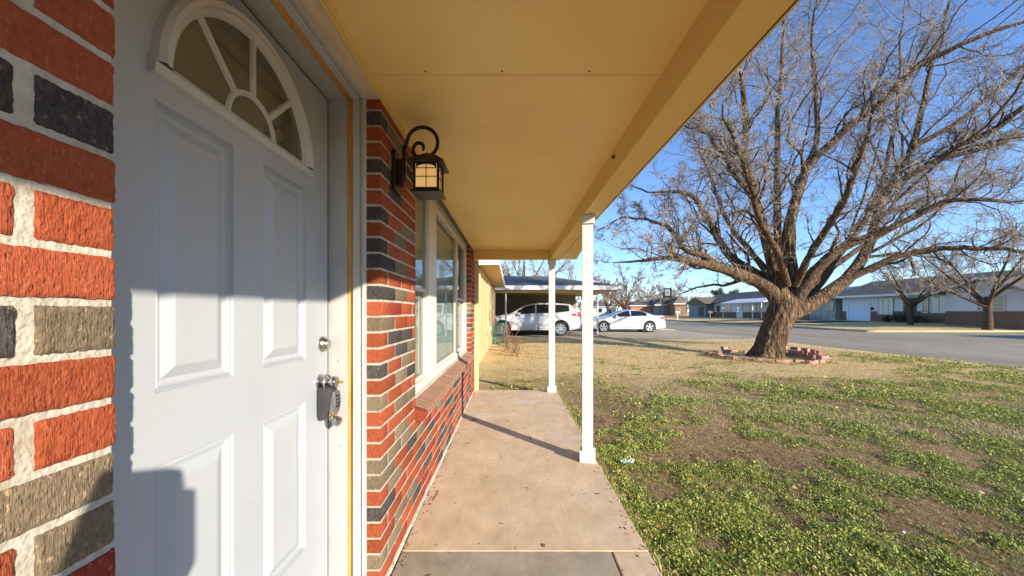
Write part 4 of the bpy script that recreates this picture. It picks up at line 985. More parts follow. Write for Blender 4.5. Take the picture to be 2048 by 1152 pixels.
for sg in (-1, 1): b.tube([(-1.38+2.3, 19.95+sg*.62, 1.66), (-1.38+2.5, 19.95+sg*.62, 1.715), (-1.38+4.0, 19.95+sg*.62, 1.715), (-1.38+4.2, 19.95+sg*.62, 1.66)], .016, 6)
b.build('roof_rail', M['black'], suv)
sed_top = [(0,.50),(.06,.66),(.4,.80),(1.0,.91),(1.35,.97),(1.7,1.13),(2.15,1.33),(2.5,1.41),(2.95,1.43),(3.3,1.39),(3.7,1.25),(4.1,1.08),(4.3,1.05),(4.72,1.04),(4.80,.95),(4.86,.60)]
sed_belt = [(0,.6),(1.3,.93),(2.5,.97),(3.8,1.02),(4.8,1.02)]
sed, _ = car('white_sedan', 'white four-door saloon parked on the driveway beyond the porch posts', 4.78, 23.9, -.105, 4.86, 1.83, sed_top, sed_belt, .20, (.97, 3.82), .335,
    [(1.62,2.62),(2.70,3.66)], (3.42,4.08), (1.42,2.18), 5, (4.50,4.80,.80,.99), 1.72)
# dark nosed car parked behind the suv (only its red lamp shows between posts)
red, _ = car('parked_car', 'second pale car beyond the carport, red tail lamp showing between the posts', -.85, 22.4, -.066, 4.75, 1.82, [(a*.97, b_*1.02) for a, b_ in suv_top], suv_belt, .28, (.93, 3.75), .36,
    [(1.7,2.6),(2.7,3.5),(3.6,4.2)], (4.4,4.65), (1.42,2.2), 7, (4.30,4.72,.80,1.20), 1.75)

# ------------------------------------------------------------------ carport and neighbour's house
cp = thing('carport', (2.2, 21, -.06), 'open carport with dark shingled hip roof and white fascia beyond the lawn', 'carport')
e0, e1, f0, f1 = -6.0, 5.42, 18.0, 26.5; ze = EYE+1.06; zt = ze+.19; zr = EYE+2.12
k = MB(); rdg = ((-3, 22.2), (1.9, 22.2))
vs = [(e0,f0,zt),(e1,f0,zt),(e1,f1,zt),(e0,f1,zt),(rdg[0][0],22.2,zr),(rdg[1][0],22.2,zr)]
k.add(vs, [(0,1,5,4),(1,2,5),(2,3,4,5),(3,0,4)]); k.build('roof', M['shingle'], cp)
k = MB(); k.box(e0,e1,f0-.03,f0,ze,zt+.01); k.box(e1,e1+.03,f0-.03,f1,ze,zt+.01); k.box(e0,e1,f1,f1+.03,ze,zt+.01); k.build('fascia', M['fascia'], cp)
k = MB(); k.box(e0,e1-.005,f0+.001,f1-.005,ze+.05,ze+.07); k.box(e0, e1-.6, f0+.35, f0+.50, ze-.14, ze+.05); k.build('soffit', M['stucco'], cp)
for x in (-.26, 1.92, 4.29):
    k = MB(); k.tube([(x, 18.42, -.06), (x, 18.42, ze+.05)], .045, 10); k.build('post', M['polewhite'], cp)
for x in (-5.6, 4.95):
    k = MB(); k.tube([(x, 26.0, -.06), (x, 26.0, ze+.05)], .045, 10); k.build('post', M['polewhite'], cp)
k = MB(); k.box(-6, 4.4, 25.2, 25.3, -.06, ze+.04); bw = k.build('wall', M['batten'], cp)
for i in range(26):
    k = MB(); k.box(-5.8+i*.4, -5.75+i*.4, 25.17, 25.2, -.05, ze+.03); k.build('batten', M['batten'], bw)
nh_ = thing('neighbour_house', (-3, 13, 0), 'tan painted neighbour house with white fascia just past the porch end', 'house')
NX = -.75
k = MB(); k.box(-9, NX, 9.1, 11.7, -.2, EYE+1.08); k.build('wall', M['stucco'], nh_)
k = MB(); k.box(-9, NX-.0, 11.72, 17.6, -.2, EYE+1.08); k.build('wall', M['orangebrick'] if False else M['stucco'], nh_)
for i in range(10):
    k = MB(); k.box(NX, NX+.02, 11.75+i*.25, 11.95+i*.25, -.1, EYE+1.0); k.build('plank', M['tanpost'], nh_)
EH = EYE+1.10
k = MB(); k.add([(-9.5, 8.75, EH+.13), (-.30, 8.75, EH+.13), (-.30, 17.4, EH+.13), (-9.5, 17.4, EH+.13), (-5, 13, EH+1.5)], [(0,1,4),(1,2,4),(2,3,4),(3,0,4)]); k.build('roof', M['shingle'], nh_)
k = MB(); k.box(-9.5, -.30, 8.72, 8.75, EH, EH+.14); k.box(-.30, -.27, 8.72, 17.4, EH, EH+.14); k.build('fascia', M['fascia'], nh_)
k = MB(); k.box(-9.5, -.303, 8.752, 17.39, EH+.02, EH+.04); k.build('soffit', M['stucco'], nh_)
k = MB(); k.box(NX+.001, NX+.07, 12.6, 12.72, .55, .68); k.build('socket_box', M['mailbox'], nh_, bevel=.01)

# hose on its reel, bare shrub
hz = thing('garden_hose', (-.4, 14.2, -.06), 'green garden hose coiled on a teal stand against the tan neighbour wall', 'hose')
k = MB(); pts = []
for i in range(200):
    a = i*.21; rr0 = .27+.025*math.sin(i*.7); pts.append((-.42+rr0*math.cos(a)*.9, 14.2+(i % 23)*.012-.13, .36+rr0*math.sin(a)*1.25))
pts += [(-.2, 14.0, .0), (0, 13.8, -.04), (.2, 13.9, -.04), (.1, 14.2, -.04)]
k.tube(pts, .013, 6); k.build('hose', M['hose'], hz, smooth=True)
for dx in (-.2, .2):
    k = MB(); k.tube([(-.42+dx, 14.12, -.07), (-.42+dx*.6, 14.2, .75), (-.42+dx*.6, 14.35, -.07)], .014, 6); k.build('leg', M['tealmetal'], hz)
k = MB(); k.tube([(-.56, 14.2, .74), (-.28, 14.2, .74)], .014, 6); k.tube([(-.56, 14.2, .36), (-.28, 14.2, .36)], .05, 10); k.build('reel', M['tealmetal'], hz)
def shrub(x, y, h, nst, label, seed, w=.5):
    rg = np.random.default_rng(seed); root = thing('bare_shrub', (x, y, -.06), label, 'shrub')
    st = []; 
    for i in range(nst):
        a = rg.uniform(0, 6.28); l = h*rg.uniform(.5, 1); tip = np.array([x+math.cos(a)*w*rg.random(), y+math.sin(a)*w*rg.random(), -.08+l]); b0 = np.array([x+.08*rg.normal(), y+.08*rg.normal(), -.1])
        st.append(np.linspace(b0, tip, 6)+rg.normal(size=(6, 3))*.012)
    st = np.array(st); sr = np.broadcast_to(np.linspace(.007, .003, 6), (nst, 6)); A, Ar = spawn(st, sr, 4, 7, .28, .7, .2, rg, up=.4, spread=.8); Ar = np.maximum(Ar, .003)
    v_, f_ = tubes(st, sr, 5); np_obj('stems', v_, f_, M['shrub'], root); v2, f2 = tubes(A, Ar, 3); tag(np_obj('twigs', v2, f2, M['shrub'], root), kind='stuff')
shrub(-.12, 11.6, 1.0, 16, 'taller leafless reddish rose bush in front of the hose reel', 70)
shrub(.12, 10.4, .55, 14, 'small dry tan weed clump nearer than the rose bush', 71, .3)

# ------------------------------------------------------------------ houses across the street (fronts face -x)
def win(parent, X, ya, yb, za, zb_, paneM='pane', mull=1, bars=1, mf='frame'):
    k = MB(); w = .07; k.box(X-.05, X+.01, ya, yb, za, za+w); k.box(X-.05, X+.01, ya, yb, zb_-w, zb_); k.box(X-.05, X+.01, ya, ya+w, za+w, zb_-w); k.box(X-.05, X+.01, yb-w, yb, za+w, zb_-w)
    for i in range(1, mull+1):
        y = ya+(yb-ya)*i/(mull+1); k.box(X-.045, X+.01, y-.03, y+.03, za+w, zb_-w)
    for i in range(1, bars+1):
        z = za+(zb_-za)*i/(bars+1); k.box(X-.04, X+.01, ya+w, yb-w, z-.02, z+.02)
    o = k.build('window', M[mf], parent); g_ = MB(); g_.box(X-.02, X-.005, ya+w, yb-w, za+w, zb_-w); g_.build('pane', M[paneM], o); return o
def gable_roof(k, x0, x1, y0, y1, ze_, zr_, th=.12):   # ridge along y
    xm = (x0+x1)/2
    k.prism([(x0, y0, ze_), (xm, y0, zr_), (x1, y0, ze_), (x1, y0, ze_+th), (xm, y0, zr_+th), (x0, y0, ze_+th)], (0, y1-y0, 0))
def hip_roof(k, x0, x1, y0, y1, ze_, zr_):
    xm = (x0+x1)/2; r_ = (x1-x0)/2*.9
    k.add([(x0,y0,ze_),(x1,y0,ze_),(x1,y1,ze_),(x0,y1,ze_),(xm,y0+r_,zr_),(xm,y1-r_,zr_),(x0,y0,ze_-.16),(x1,y0,ze_-.16),(x1,y1,ze_-.16),(x0,y1,ze_-.16)],
          [(0,1,4),(1,2,5,4),(2,3,5),(3,0,4,5),(0,6,7,1),(1,7,8,2),(2,8,9,3),(3,9,6,0),(6,9,8,7)])
G = .16; EV = EYE+1.62
# R1: white siding + brown wainscot, garage, gabled wing
h1 = thing('white_house', (42, 34, G), 'white sided house with brown brick base, garage and gabled wing at far right', 'house')
HX = 38
yA, yB = 29.9, at(1685, HX)
k = MB(); k.box(HX, 46, yA, yB, -.2, EV); k.build('wall', M['siding'], h1)
g0, g1 = at(1738, HX), at(1698, HX)
k = MB(); k.box(HX-.06, HX-.001, yA, g0-.25, -.2, G+1.05); k.box(HX-.06, HX-.001, g1+.25, yB, -.2, G+1.05); k.build('wainscot', M['wainscot'], h1)
k = MB(); k.box(HX-.04, HX+.02, g0, g1, -.1, EYE+.76); gd = k.build('garage_door', M['garage'], h1)
for i in range(4):
    k = MB(); k.box(HX-.06, HX-.041, g0+.06, g1-.06, .14+i*.45, .14+i*.45+.41); k.build('panel', M['garage'], gd)
k = MB(); k.box(HX-.08, HX-.0, g0-.22, g0-.002, -.1, EYE+.86); k.box(HX-.08, HX, g1+.002, g1+.22, -.1, EYE+.86); k.box(HX-.079, HX-.001, g0-.0, g1, EYE+.765, EYE+.86); k.build('garage_frame', M['fascia'], h1)
win(h1, HX-.05, at(1788, HX), at(1757, HX), EYE-.30, EYE+1.42, 'curtainpane', 2, 0)
# porch recess: dark door, window
k = MB(); k.box(HX-.07, HX-.002, at(1833,HX), at(1808,HX), -.1, EYE+1.3); k.build('entrance', M['room'], h1)
win(h1, HX-.05, at(1897, HX), at(1862, HX), EYE-.15, EYE+1.42, 'curtainpane', 1, 0)
win(h1, HX-.05, at(1858, HX), at(1846, HX), EYE-.15, EYE+1.42, 'pane', 0, 1)
k = MB(); k.lathe((HX-.02, at(1745,HX), EYE+.30), (-1,0,0), [(0,.16),(.05,.17),(.08,.05)], 12); k.build('wreath', M['evergreen'], h1)
k = MB(); gable_roof(k, HX-.9, 47, 28.8, yB+.6, EV+.02, EV+1.75); k.build('roof', M['shinglebrown'], h1)
k = MB(); k.box(HX-.93, HX-.902, 28.8, yB+.6, EV-.10, EV+.12); k.build('fascia', M['fascia'], h1)
wx, w0, w1 = 35.0, 24.9, 29.85
k = MB(); k.box(wx, HX+.5, w0, w1, -.2, EYE+1.55); ap_ = (w0+w1)/2
k.prism([(wx, w0, EYE+1.55), (wx, ap_, EYE+2.35), (wx, w1, EYE+1.55)], (3.4, 0, 0)); wing = k.build('wall', M['siding'], h1)
for i in range(14):
    z = G+1.10+i*.16
    if z < EYE+1.5:
        k = MB(); k.prism([(wx-.001, w0, z), (wx-.022, w0, z), (wx-.001, w0, z+.155)], (0, w1-w0, 0)); k.build('siding_board', M['siding'], wing)
k = MB(); k.box(wx-.05, wx-.001, w0, w1, -.25, G+1.05); k.build('wainscot', M['wainscot'], h1)
win(h1, wx-.03, at(2012, wx), at(1955, wx), EYE+.02, EYE+1.18, 'pane', 1, 3)
k = MB(); 
xx = wx-.6
k.prism([(xx, w0-.5, EYE+1.40), (xx, ap_, EYE+2.42), (xx, w1+.5, EYE+1.40), (xx, w1+.5, EYE+1.50), (xx, ap_, EYE+2.54), (xx, w0-.5, EYE+1.50)], (5.5, 0, 0)); k.build('roof', M['shinglebrown'], h1)
k = MB()
k.prism([(xx-.03, w0-.5, EYE+1.37), (xx-.03, ap_, EYE+2.39), (xx-.03, w1+.5, EYE+1.37), (xx-.03, w1+.5, EYE+1.53), (xx-.03, ap_, EYE+2.57), (xx-.03, w0-.5, EYE+1.53)], (.028, 0, 0)); k.build('rake_board', M['fascia'], h1)
for i, (px, s) in enumerate(((1800,.9),(1835,.7),(1775,.6))):
    d = at(px, HX-1.2)
    bush('low_bush', HX-1.2, d, G-.05, s*1.4, s*.8, ('clipped bush left of the far house entrance','small bush right of the far house entrance','little shrub under the far curtained window')[i], 'bush', 80+i, n=500, leaf=.08)
# stone house with teal trim
h2 = thing('stone_house', (43, 48, G), 'pale stone house with teal trimmed white gable, half hidden behind the tree', 'house')
yC, yD = yB+.9, at(1600, HX)
k = MB(); k.box(HX, 46, yC, yD, -.2, EV-.05); k.build('wall', M['fieldstone'], h2)
rs = random.Random(3); k = MB()
y = yC
while y < yD-.6:
    for r_ in range(8):
        l = rs.uniform(.5, .9); k.box(HX-rs.uniform(.02, .06), HX-.001, y+rs.uniform(0, .15), y+l, -.15+r_*.34, .15+r_*.34)
    y += .95
tag(k.build('stone', M['fieldstone'], h2), kind='stuff')
win(h2, HX-.07, at(1668, HX), at(1652, HX), EYE+.22, EYE+1.15, 'pane', 0, 1)
k = MB(); gable_roof(k, HX-.8, 47, yC-.5, yD, EV-.02, EV+1.35); k.build('roof', M['teal'], h2)
k = MB(); k.box(HX-.83, HX-.802, yC-.5, yD, EV-.14, EV+.12); k.build('fascia', M['fascia'], h2)
k = MB(); k.box(36.5, 36.6, yD-3.2, yD+5, -.1, .75); fw = tag(k.build('garden_wall', M['wainscot']), 'low brown brick garden wall behind the leaning trunk', 'wall')
# long brown roof house with white awning
h3 = thing('long_house', (43, 66, G), 'long low house with brown roof and bright white awning left of the trunk', 'house')
yE, yF = at(1555, HX), at(1400, HX)
k = MB(); k.box(HX, 46, yE, yF, -.2, EV-.1); k.build('wall', M['siding'], h3)
k = MB(); k.box(HX-.06, HX-.001, yE, yF, -.2, G+.95); k.build('wainscot', M['wainscot'], h3)
for a, b_ in ((1548,1539), (1524,1516), (1512,1502), (1462,1448), (1441,1434)): win(h3, HX-.05, at(a, HX), at(b_, HX), EYE-.1, EYE+1.1, 'pane', 1, 0, 'frame')
k = MB(); k.box(HX-.08, HX-.0, at(1486,HX), at(1474,HX), -.1, EYE+1.15); k.build('garage_door', M['siding'], h3)
k = MB(); k.box(HX-.08, HX-.0, at(1424,HX), at(1406,HX), -.1, EYE+1.1); k.build('entrance', M['room'], h3)
k = MB(); gable_roof(k, HX-.7, 46.7, yE-.5, yF+.5, EV-.12, EV+1.75); k.build('roof', M['shinglebrown'], h3)
aw0, aw1 = at(1530, HX-3), at(1443, HX-3)
k = MB(); k.prism([(HX-3.2, aw0, EYE+1.28), (HX-.5, aw0, EYE+1.95), (HX-.5, aw0, EYE+2.03), (HX-3.2, aw0, EYE+1.40)], (0, aw1-aw0, 0)); aw = k.build('awning', M['fascia'], h3)
for px in (1523, 1505, 1476, 1446):
    k = MB(); d = at(px, HX-3.1); k.box(HX-3.15, HX-3.05, d-.05, d+.05, -.1, EYE+1.3); k.build('post', M['polewhite'], h3)
k = MB(); gb_y0 = at(1412, HX-1.5); gb_y1 = at(1378, HX-1.5); k.box(HX-1.5, HX+.1, gb_y0, gb_y1, -.2, EV-.1); k.build('wall', M['bluegrey'], h3)
k = MB(); ym = (gb_y0+gb_y1)/2; k.prism([(HX-2, gb_y0-.8, EV-.2), (HX-2, ym, EV+1.2), (HX-2, gb_y1+.8, EV-.2)], (8, 0, 0)); k.build('roof', M['shinglebrown'], h3)
k = MB(); k.box(HX-1.56, HX-1.5, at(1407, HX-1.5), at(1398, HX-1.5), -.1, EYE+.95); k.build('garage_door', M['room'], h3)
# farther houses
def simple(name, x0, x1, y0, y1, ev, rg_, wm, rm, label, wins=(), front='y', seed=0):
    r_ = thing(name, ((x0+x1)/2, (y0+y1)/2, -.1), label, 'house')
    k = MB(); k.box(x0, x1, y0, y1, -.3, ev); k.build('wall', M[wm], r_)
    k = MB(); hip_roof(k, x0-.6, x1+.6, y0-.6, y1+.6, ev+.17, rg_) if (x1-x0) < (y1-y0) else None
    if not k.v:
        ym = (y0+y1)/2; r2 = (y1-y0)/2*.9
        k.add([(x0-.6,y0-.6,ev+.17),(x1+.6,y0-.6,ev+.17),(x1+.6,y1+.6,ev+.17),(x0-.6,y1+.6,ev+.17),(x0+r2,ym,rg_),(x1-r2,ym,rg_),(x0-.6,y0-.6,ev),(x1+.6,y0-.6,ev),(x1+.6,y1+.6,ev),(x0-.6,y1+.6,ev)],
              [(0,1,5,4),(1,2,5),(2,3,4,5),(3,0,4),(0,6,7,1),(1,7,8,2),(2,8,9,3),(3,9,6,0),(6,9,8,7)])
    k.build('roof', M[rm], r_)
    k = MB(); k.box(x0-.62, x1+.62, y0-.63, y0-.605, ev, ev+.18); k.build('fascia', M['fascia'], r_)
    for (a, b_, c, d, pm_) in wins:
        k = MB(); k.box(a, b_, y0-.05, y0-.002, c, d); w_ = k.build('window', M['frame'], r_); k = MB(); k.box(a+.08, b_-.08, y0-.07, y0-.052, c+.08, d-.08); k.build('pane', M[pm_], w_)
    return r_
d = 95; sx = lambda px, d: (px-1022)/F*d
simple('orange_house', sx(1262,d), sx(1310,d), d, d+8, EYE+1.35, EYE+2.9, 'orangebrick', 'shingle', 'low house with orange brick end wall behind the saloon car roof', [(sx(1300,d),sx(1306,d),.8,2.0,'pane')])
d = 92
simple('blue_house', sx(1312,d), sx(1346,d), d, d+9, EYE+1.5, EYE+3.3, 'bluegrey', 'shingle', 'small blue grey house beside the basketball hoop', [(sx(1318,d),sx(1323,d),.6,2.0,'pane'),(sx(1334,d),sx(1339,d),.0,2.1,'pane')])
d = 88
simple('brown_house', sx(1350,d), sx(1372,d), d, d+7, EYE+1.7, EYE+3.4, 'wainscot', 'shinglebrown', 'brown brick house end right of the basketball hoop', [(sx(1355,d),sx(1360,d),.7,1.9,'pane')])
d = 105
simple('grey_house', sx(1180,d), sx(1232,d), d, d+8, EYE+1.2, EYE+3.0, 'siding', 'shingle', 'pale low house seen between carport post and saloon windscreen', [(sx(1214,d),sx(1222,d),.4,2.1,'room'),(sx(1196,d),sx(1204,d),.8,2.1,'pane')])
# corner house on the right, outside the frame, whose shadow lies across the side road
simple('corner_house', 33.2, 46, .5, 13.2, 3.1, 5.3, 'siding', 'shinglebrown', 'hip roofed house on the near street corner right of the view', [(36,38,1,2.3,'pane'),(41,43,1,2.3,'pane')])

# basketball hoop, mail boxes
bx_, by_ = 24.5, at(1325, 24.5)
bh = thing('basketball_hoop', (bx_, by_, -.1), 'black basketball hoop on a leaning pole by the far kerb', 'basketball hoop')
zt_ = EYE+3.15
k = MB(); k.tube([(bx_-.15, by_, -.1), (bx_+.12, by_, zt_-.1)], .07, 8); k.build('pole', M['black'], bh)
k = MB(); k.tube([(bx_+.12, by_, zt_-.1), (bx_+.55, by_, zt_+.1)], .05, 6); k.tube([(bx_+.08, by_, zt_-.5), (bx_+.55, by_, zt_-.4)], .05, 6); k.tube([(bx_+.1, by_, zt_-.8), (bx_+.55, by_, zt_-.1)], .04, 6); k.build('arm', M['black'], bh)
c_, s_ = math.cos(R(25)), math.sin(R(25)); o_ = Vector((bx_+.72, by_-.2, zt_-.1))
def bb(u, v, w=0): return o_+Vector((c_*u+s_*w*0, -s_*u*1.0, v))
k = MB()
for (u0, u1, v0, v1) in ((-.62,.62,-.80,-.50),(-.62,.62,.50,.72),(-.62,-.38,-.5,.5),(.38,.62,-.5,.5),(-.16,.16,-.22,-.15),(-.16,.16,.12,.19),(-.16,-.09,-.15,.12),(.09,.16,-.15,.12)):
    k.prism([bb(u0,v0), bb(u1,v0), bb(u1,v1), bb(u0,v1)], (.03, .05, 0))
k.build('board_frame', M['black'], bh)
k = MB(); k.prism([bb(-.33,-.5)+Vector((.01,.015,0)), bb(.33,-.5)+Vector((.01,.015,0)), bb(.33,.5)+Vector((.01,.015,0)), bb(-.33,.5)+Vector((.01,.015,0))], (.01, .02, 0)); k.build('board', M['curtainpane'], bh)
k = MB(); pts = [o_+Vector((-.25+.23*math.cos(a*.4), -.3+.23*math.sin(a*.4), -.42)) for a in range(17)]; k.tube(pts, .02, 5); k.build('rim', M['tail'], bh)
k = MB(); k.box(bx_-.5, bx_+.4, by_-.4, by_+.4, -.12, .06); k.build('base', M['black'], bh, bevel=.05)
for i, (px, X, lab) in enumerate(((1355, 25.2, 'white mailbox on a post beyond the street, left one'), (1420, 25.2, 'brown mailbox on a post before the long brown roofed house'))):
    y = at(px, X); mbx = thing('mailbox', (X, y, -.1), lab, 'mailbox')
    k = MB(); k.box(X-.05, X+.05, y-.05, y+.05, -.15, 1.0); k.build('post', M['polewhite' if i == 0 else 'wainscot'], mbx)
    k = MB(); k.prism([(X-.28, y-.12, 1.0), (X-.28, y+.12, 1.0), (X-.28, y+.12, 1.17), (X-.28, y, 1.26), (X-.28, y-.12, 1.17)], (.56, 0, 0)); k.build('box', M['fascia' if i == 0 else 'wainscot'], mbx)

# ------------------------------------------------------------------ lawn plants: weeds, straw, dead leaves
def leaves(c, size, wid, tilt, rg, col, cup=0):
    """diamond leaf quads: c (n,3) base, size (n), colours (n,3)"""
    n = len(c); a = rg.random(n)*2*math.pi; el = tilt; d = np.stack([np.cos(a)*np.cos(el), np.sin(a)*np.cos(el), np.sin(el)], 1)
    s = np.stack([-np.sin(a), np.cos(a), rg.normal(size=n)*.35], 1); s /= np.linalg.norm(s, axis=1, keepdims=True)
    L = size[:,None]; w = wid[:,None]
    V = np.stack([c, c+d*L*.5+s*w, c+d*L, c+d*L*.5-s*w], 1).reshape(-1, 3); return V, np.arange(4*n).reshape(-1, 4), col
def lawn_points(n, rg, ymin=.9, ymax=16, pmin=990, pmax=2100):
    py = 623+rg.random(n)**.9*(1190-640)+14; y = 742*1.26/(py-623); x = (pmin+rg.random(n)*(pmax-pmin)-1022)/F*y
    ok = ((x > .70) | (y > 5.66)) & (x < RX0-.15) & (y < ymax) & (x > -.7); return x[ok], y[ok]
rg = np.random.default_rng(99)
def green_map(x, y):
    g = .5+1.45*(fbm(x+3, y*1.2, .95, 41)*.45+fbm(x, y, .28, 44)*.55-.5)
    g = g+.05*np.clip((4.0-y)/3, -.4, 1)+.05*np.clip((x-3)/5, 0, 1)
    g = g-.22*np.clip((y-6.2)/1.6, 0, 1)+.05*np.clip((x-2.2)/2, 0, 1)*np.clip((7-y)/2, 0, 1)+.16*np.clip((x-8.3)/1.5, 0, 1)*np.clip((13-y)/3, 0, 1)
    # worn bare patch near the slab
    g = g-.14*np.exp(-((x-2.1)**2/.35+(y-2.3)**2/.16))-.10*np.exp(-((x-1.05)**2/.08+(y-4.3)**2/1.5))
    return g
VV = []; FF = []; CC = []; o = 0
def addl(v_, f_, c_):
    global o
    VV.append(v_); FF.append(f_+o); CC.append(c_); o += len(v_)
# weed sprigs: rosettes of small broad leaves
x, y = lawn_points(125000, rg, ymax=12); g = green_map(x, y); keep = g > .507+.055*rg.normal(size=len(x)); x, y, g = x[keep], y[keep], g[keep]
scale = np.clip(y/3.2, .85, 3.4)
n = len(x); m = 6; hgt = np.clip((g-.47)*.34, .0, .05)*(.35+1.1*vnoise(x, y, .11, 9))*rg.random(n)+.004
cx = np.repeat(x, m)+rg.normal(size=n*m)*.014*np.repeat(scale, m); cy = np.repeat(y, m)+rg.normal(size=n*m)*.014*np.repeat(scale, m)
cz = gh(cx, cy)+np.repeat(hgt, m)*rg.random(n*m)*np.minimum(np.repeat(scale, m), 1.6)
yel = rg.random(n); base = np.where(yel[:,None] < .14, np.array([.66,.58,.22]), np.where(yel[:,None] < .62, np.array([.42,.44,.085]), np.array([.18,.27,.05])))
base = base*(.65+.7*rg.random((n, 1))); cool = vnoise(x, y, 1.7, 77)[:,None]; base = base*(1-.25*cool)+np.array([.03,.13,.05])*.2*cool
col = np.repeat(base, m, 0)*(.8+.4*rg.random((n*m, 1)))
sz = (.009+.012*rg.random(n*m))*np.repeat(scale, m)**.9
addl(*leaves(np.stack([cx, cy, cz], 1), sz, sz*(.22+.2*rg.random(n*m)), rg.uniform(.05, .95, n*m), rg, col))
print('weed leaves', n*m)
# green grass blades
x, y = lawn_points(80000, rg, ymax=13); g = green_map(x, y); keep = g > .52+.09*rg.normal(size=len(x)); x, y = x[keep], y[keep]; n = len(x); scale = np.clip(y/3.2, .8, 3.2)
sz = (.02+.03*rg.random(n))*scale**.7; c = np.stack([x, y, gh(x, y)], 1)
col = np.array([.30,.34,.09])*(.6+.8*rg.random((n, 1)))+np.array([.12,.08,.02])*rg.random((n, 1))
addl(*leaves(c, sz, np.full(n, .0016)*scale, rg.uniform(.2, 1.3, n), rg, col))
# straw blades everywhere
x, y = lawn_points(300000, rg, ymax=17); dens = .30+.75*fbm(x, y, .6, 60); keep = rg.random(len(x)) < dens*(.55+.45*np.clip((y-5)/4, 0, 1)); x, y = x[keep], y[keep]; n = len(x); scale = np.clip(y/3.2, .8, 4)
sz = (.022+.045*rg.random(n))*scale**.6; c = np.stack([x, y, gh(x, y)+.002+.006*rg.random(n)], 1)
t_ = rg.random((n, 1)); col = (np.array([.34,.21,.09])*(1-t_)+np.array([.80,.64,.34])*t_)*(.6+.6*rg.random((n, 1)))*(.72+.28*np.clip((y-4.5)/4, 0, 1))[:,None]
strawy = np.exp(-((x-3.9-.3*y)**2)/.5)[:,None]*0; addl(*leaves(c, sz, np.full(n, .0014)*scale, rg.uniform(-.05, .55, n)+.5*np.clip((y-7)/6, 0, 1)*rg.random(n), rg, col))
# pale yellow straw swathe across the middle of the lawn
n0 = 12000; tt = rg.random(n0); x = 2.0+tt*3.8+rg.normal(size=n0)*.35; y = 5.3-tt*1.9+rg.normal(size=n0)*.30; sz = .03+.05*rg.random(n0)
addl(*leaves(np.stack([x, y, gh(x, y)+.006], 1), sz, np.full(n0, .0022), rg.uniform(.0, 1.0, n0), rg, np.array([.62,.56,.26])*(.6+.5*rg.random((n0, 1)))))
# blades leaning over the slab edge
n0 = 5200; y = rg.uniform(1.0, 5.7, n0); x = .688+np.abs(rg.normal(size=n0))*.025; keep = fbm(x*0, y, .35, 91) > .40; x, y = x[keep], y[keep]; n0 = len(x); sz = .02+.035*rg.random(n0)
addl(*leaves(np.stack([x, y, gh(x, y)+.02], 1), sz, np.full(n0, .0022), rg.uniform(.3, 1.3, n0), rg, np.where(rg.random((n0, 1)) < .45, np.array([[.55,.44,.22]]), np.array([[.26,.33,.07]]))*(.6+.6*rg.random((n0, 1)))))
# tufts round the tree ring
n0 = 2600; a = rg.random(n0)*2*math.pi; rr0 = 1.35+rg.normal(size=n0)*.12; x = cxr+rr0*np.cos(a); y = cyr+rr0*np.sin(a); sz = .04+.06*rg.random(n0)
addl(*leaves(np.stack([x, y, gh(x, y)], 1), sz, np.full(n0, .004), rg.uniform(.4, 1.4, n0), rg, np.array([.45,.37,.16])*(.6+.6*rg.random((n0, 1)))))
lawn_o = np_obj('grass', np.vstack(VV), np.vstack(FF), M['grass'], attr=np.vstack(CC)); tag(lawn_o, 'patchy winter lawn of green weeds and dry straw beside the porch', 'grass', kind='stuff')
# dead leaves
VV = []; FF = []; CC = []; o = 0
n0 = 640; x = np.r_[.71+np.abs(rg.normal(size=260))*.07, rg.uniform(.8, 6, 380)]; y = np.r_[rg.uniform(1.0, 5, 260), rg.uniform(1, 6.5, 380)]
vs = []; fs = []; cs = []
for i in range(n0):
    L_ = random.uniform(.022, .05); w_ = L_*random.uniform(.25, .42); a = random.uniform(0, 6.28); tl = random.uniform(-.3, .5); z0 = float(gh(x[i], y[i]))+random.uniform(.006, .025)
    d = Vector((math.cos(a)*math.cos(tl), math.sin(a)*math.cos(tl), math.sin(tl))); s = Vector((-math.sin(a), math.cos(a), random.uniform(-.4, .4))).normalized(); u = d.cross(s)
    c0 = Vector((x[i], y[i], z0)); q = len(vs); curl = random.uniform(.1, .45)*w_*2
    for (t_, ww) in ((0, .05), (.3, .9), (.65, 1), (1, .05)): vs += [c0+d*L_*t_+s*w_*ww+u*curl*ww, c0+d*L_*t_+u*.003*t_, c0+d*L_*t_-s*w_*ww+u*curl*ww]
    for k_ in range(3): fs += [(q+k_*3, q+k_*3+3, q+k_*3+4, q+k_*3+1), (q+k_*3+1, q+k_*3+4, q+k_*3+5, q+k_*3+2)]
    c_ = random.choice([(.34,.17,.06), (.42,.22,.09), (.24,.11,.045), (.50,.33,.16)]); f_ = random.uniform(.7, 1.1); cs += [[v*f_ for v in c_]]*6
tag(np_obj('dead_leaves', np.array([tuple(v) for v in vs]), np.array(fs), M['leaf'], attr=np.array(cs)), 'brown dead leaves scattered on the lawn and along the slab edge', 'leaves', kind='stuff')
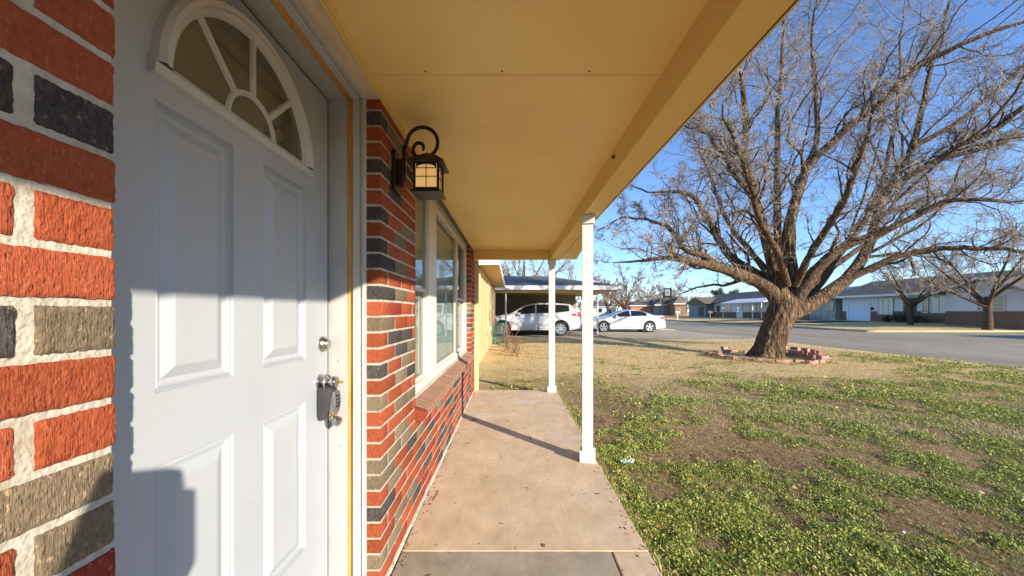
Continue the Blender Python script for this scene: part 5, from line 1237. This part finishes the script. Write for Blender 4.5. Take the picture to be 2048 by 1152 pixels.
# litter
lt = MB(); c0 = P(1250, 932, 3.0); vs = []
for i in range(9):
    for j_ in range(4): vs.append((1.10-.06+i*.014, 3.00+j_*.012+.006*math.sin(i), -.03+.008*math.sin(i*1.7+j_)+.010*(j_ % 2)))
lt.add(vs, [(i*4+j_, (i+1)*4+j_, (i+1)*4+j_+1, i*4+j_+1) for i in range(8) for j_ in range(3)])
lt.build('wrapper', M['litter']).location.x = -.15
tag(bpy.data.objects['wrapper'], 'crumpled pale blue plastic wrapper on the grass just off the slab', 'wrapper')
lt = MB(); lt.box(-.012, .012, -.006, .006, -.004, .004); w2 = lt.build('paper_scrap', M['fascia'], bevel=.002); w2.location = (2.17, 2.05, -.03); w2.rotation_euler = (.2, .1, .6)
tag(w2, 'tiny white paper scrap on bare soil in the lawn', 'litter')
VV = []; 
rd = random.Random(8); db = MB()
for i in range(420):
    u_ = rd.random()
    if u_ < .4: x_, y_ = XW+.018+abs(rd.gauss(0, .03)), rd.uniform(1.0, 5.5)
    elif u_ < .75: x_, y_ = .678-abs(rd.gauss(0, .03)), rd.uniform(1.2, 5.5)
    else: x_, y_ = rd.uniform(-.5, .65), rd.uniform(1.1, 5.5)
    if y_ < 1.85 and .49 < x_ < .51: continue
    s_ = rd.uniform(.0012, .0045) if u_ < .97 else rd.uniform(.005, .009); a_ = rd.uniform(0, 3.1); l_ = rd.uniform(1, 3.5)
    c, q = math.cos(a_), math.sin(a_); P4 = [(x_+(c*a-q*b_)*s_, y_+(q*a+c*b_)*s_) for a, b_ in ((-l_,-.6),(l_,-.5),(l_*.8,.6),(-l_*.9,.5))]
    db.prism([(a, b_, .0005) for a, b_ in P4], (0, 0, s_*.6))
tag(db.build('debris', M['shrub']), 'tiny bits of leaf and grit littering the porch slab edges', 'debris', kind='stuff')
# twig and small stain marks on slab
tw = MB(); tw.tube([(-.44, 4.02, .004), (-.42, 4.06, .008), (-.40, 4.03, .006), (-.375, 4.07, .004)], .004, 6); tag(tw.build('fallen_twig', M['shrub']), 'dark curled twig lying on the porch by the wall foot', 'twig')
tw = MB(); tw.tube([(-.49, 2.33, .004), (-.475, 2.40, .006), (-.48, 2.46, .004)], .002, 5); tag(tw.build('fallen_twig', M['shrub']), 'thin dry stem on the porch concrete, nearer the camera than the curled twig', 'twig')
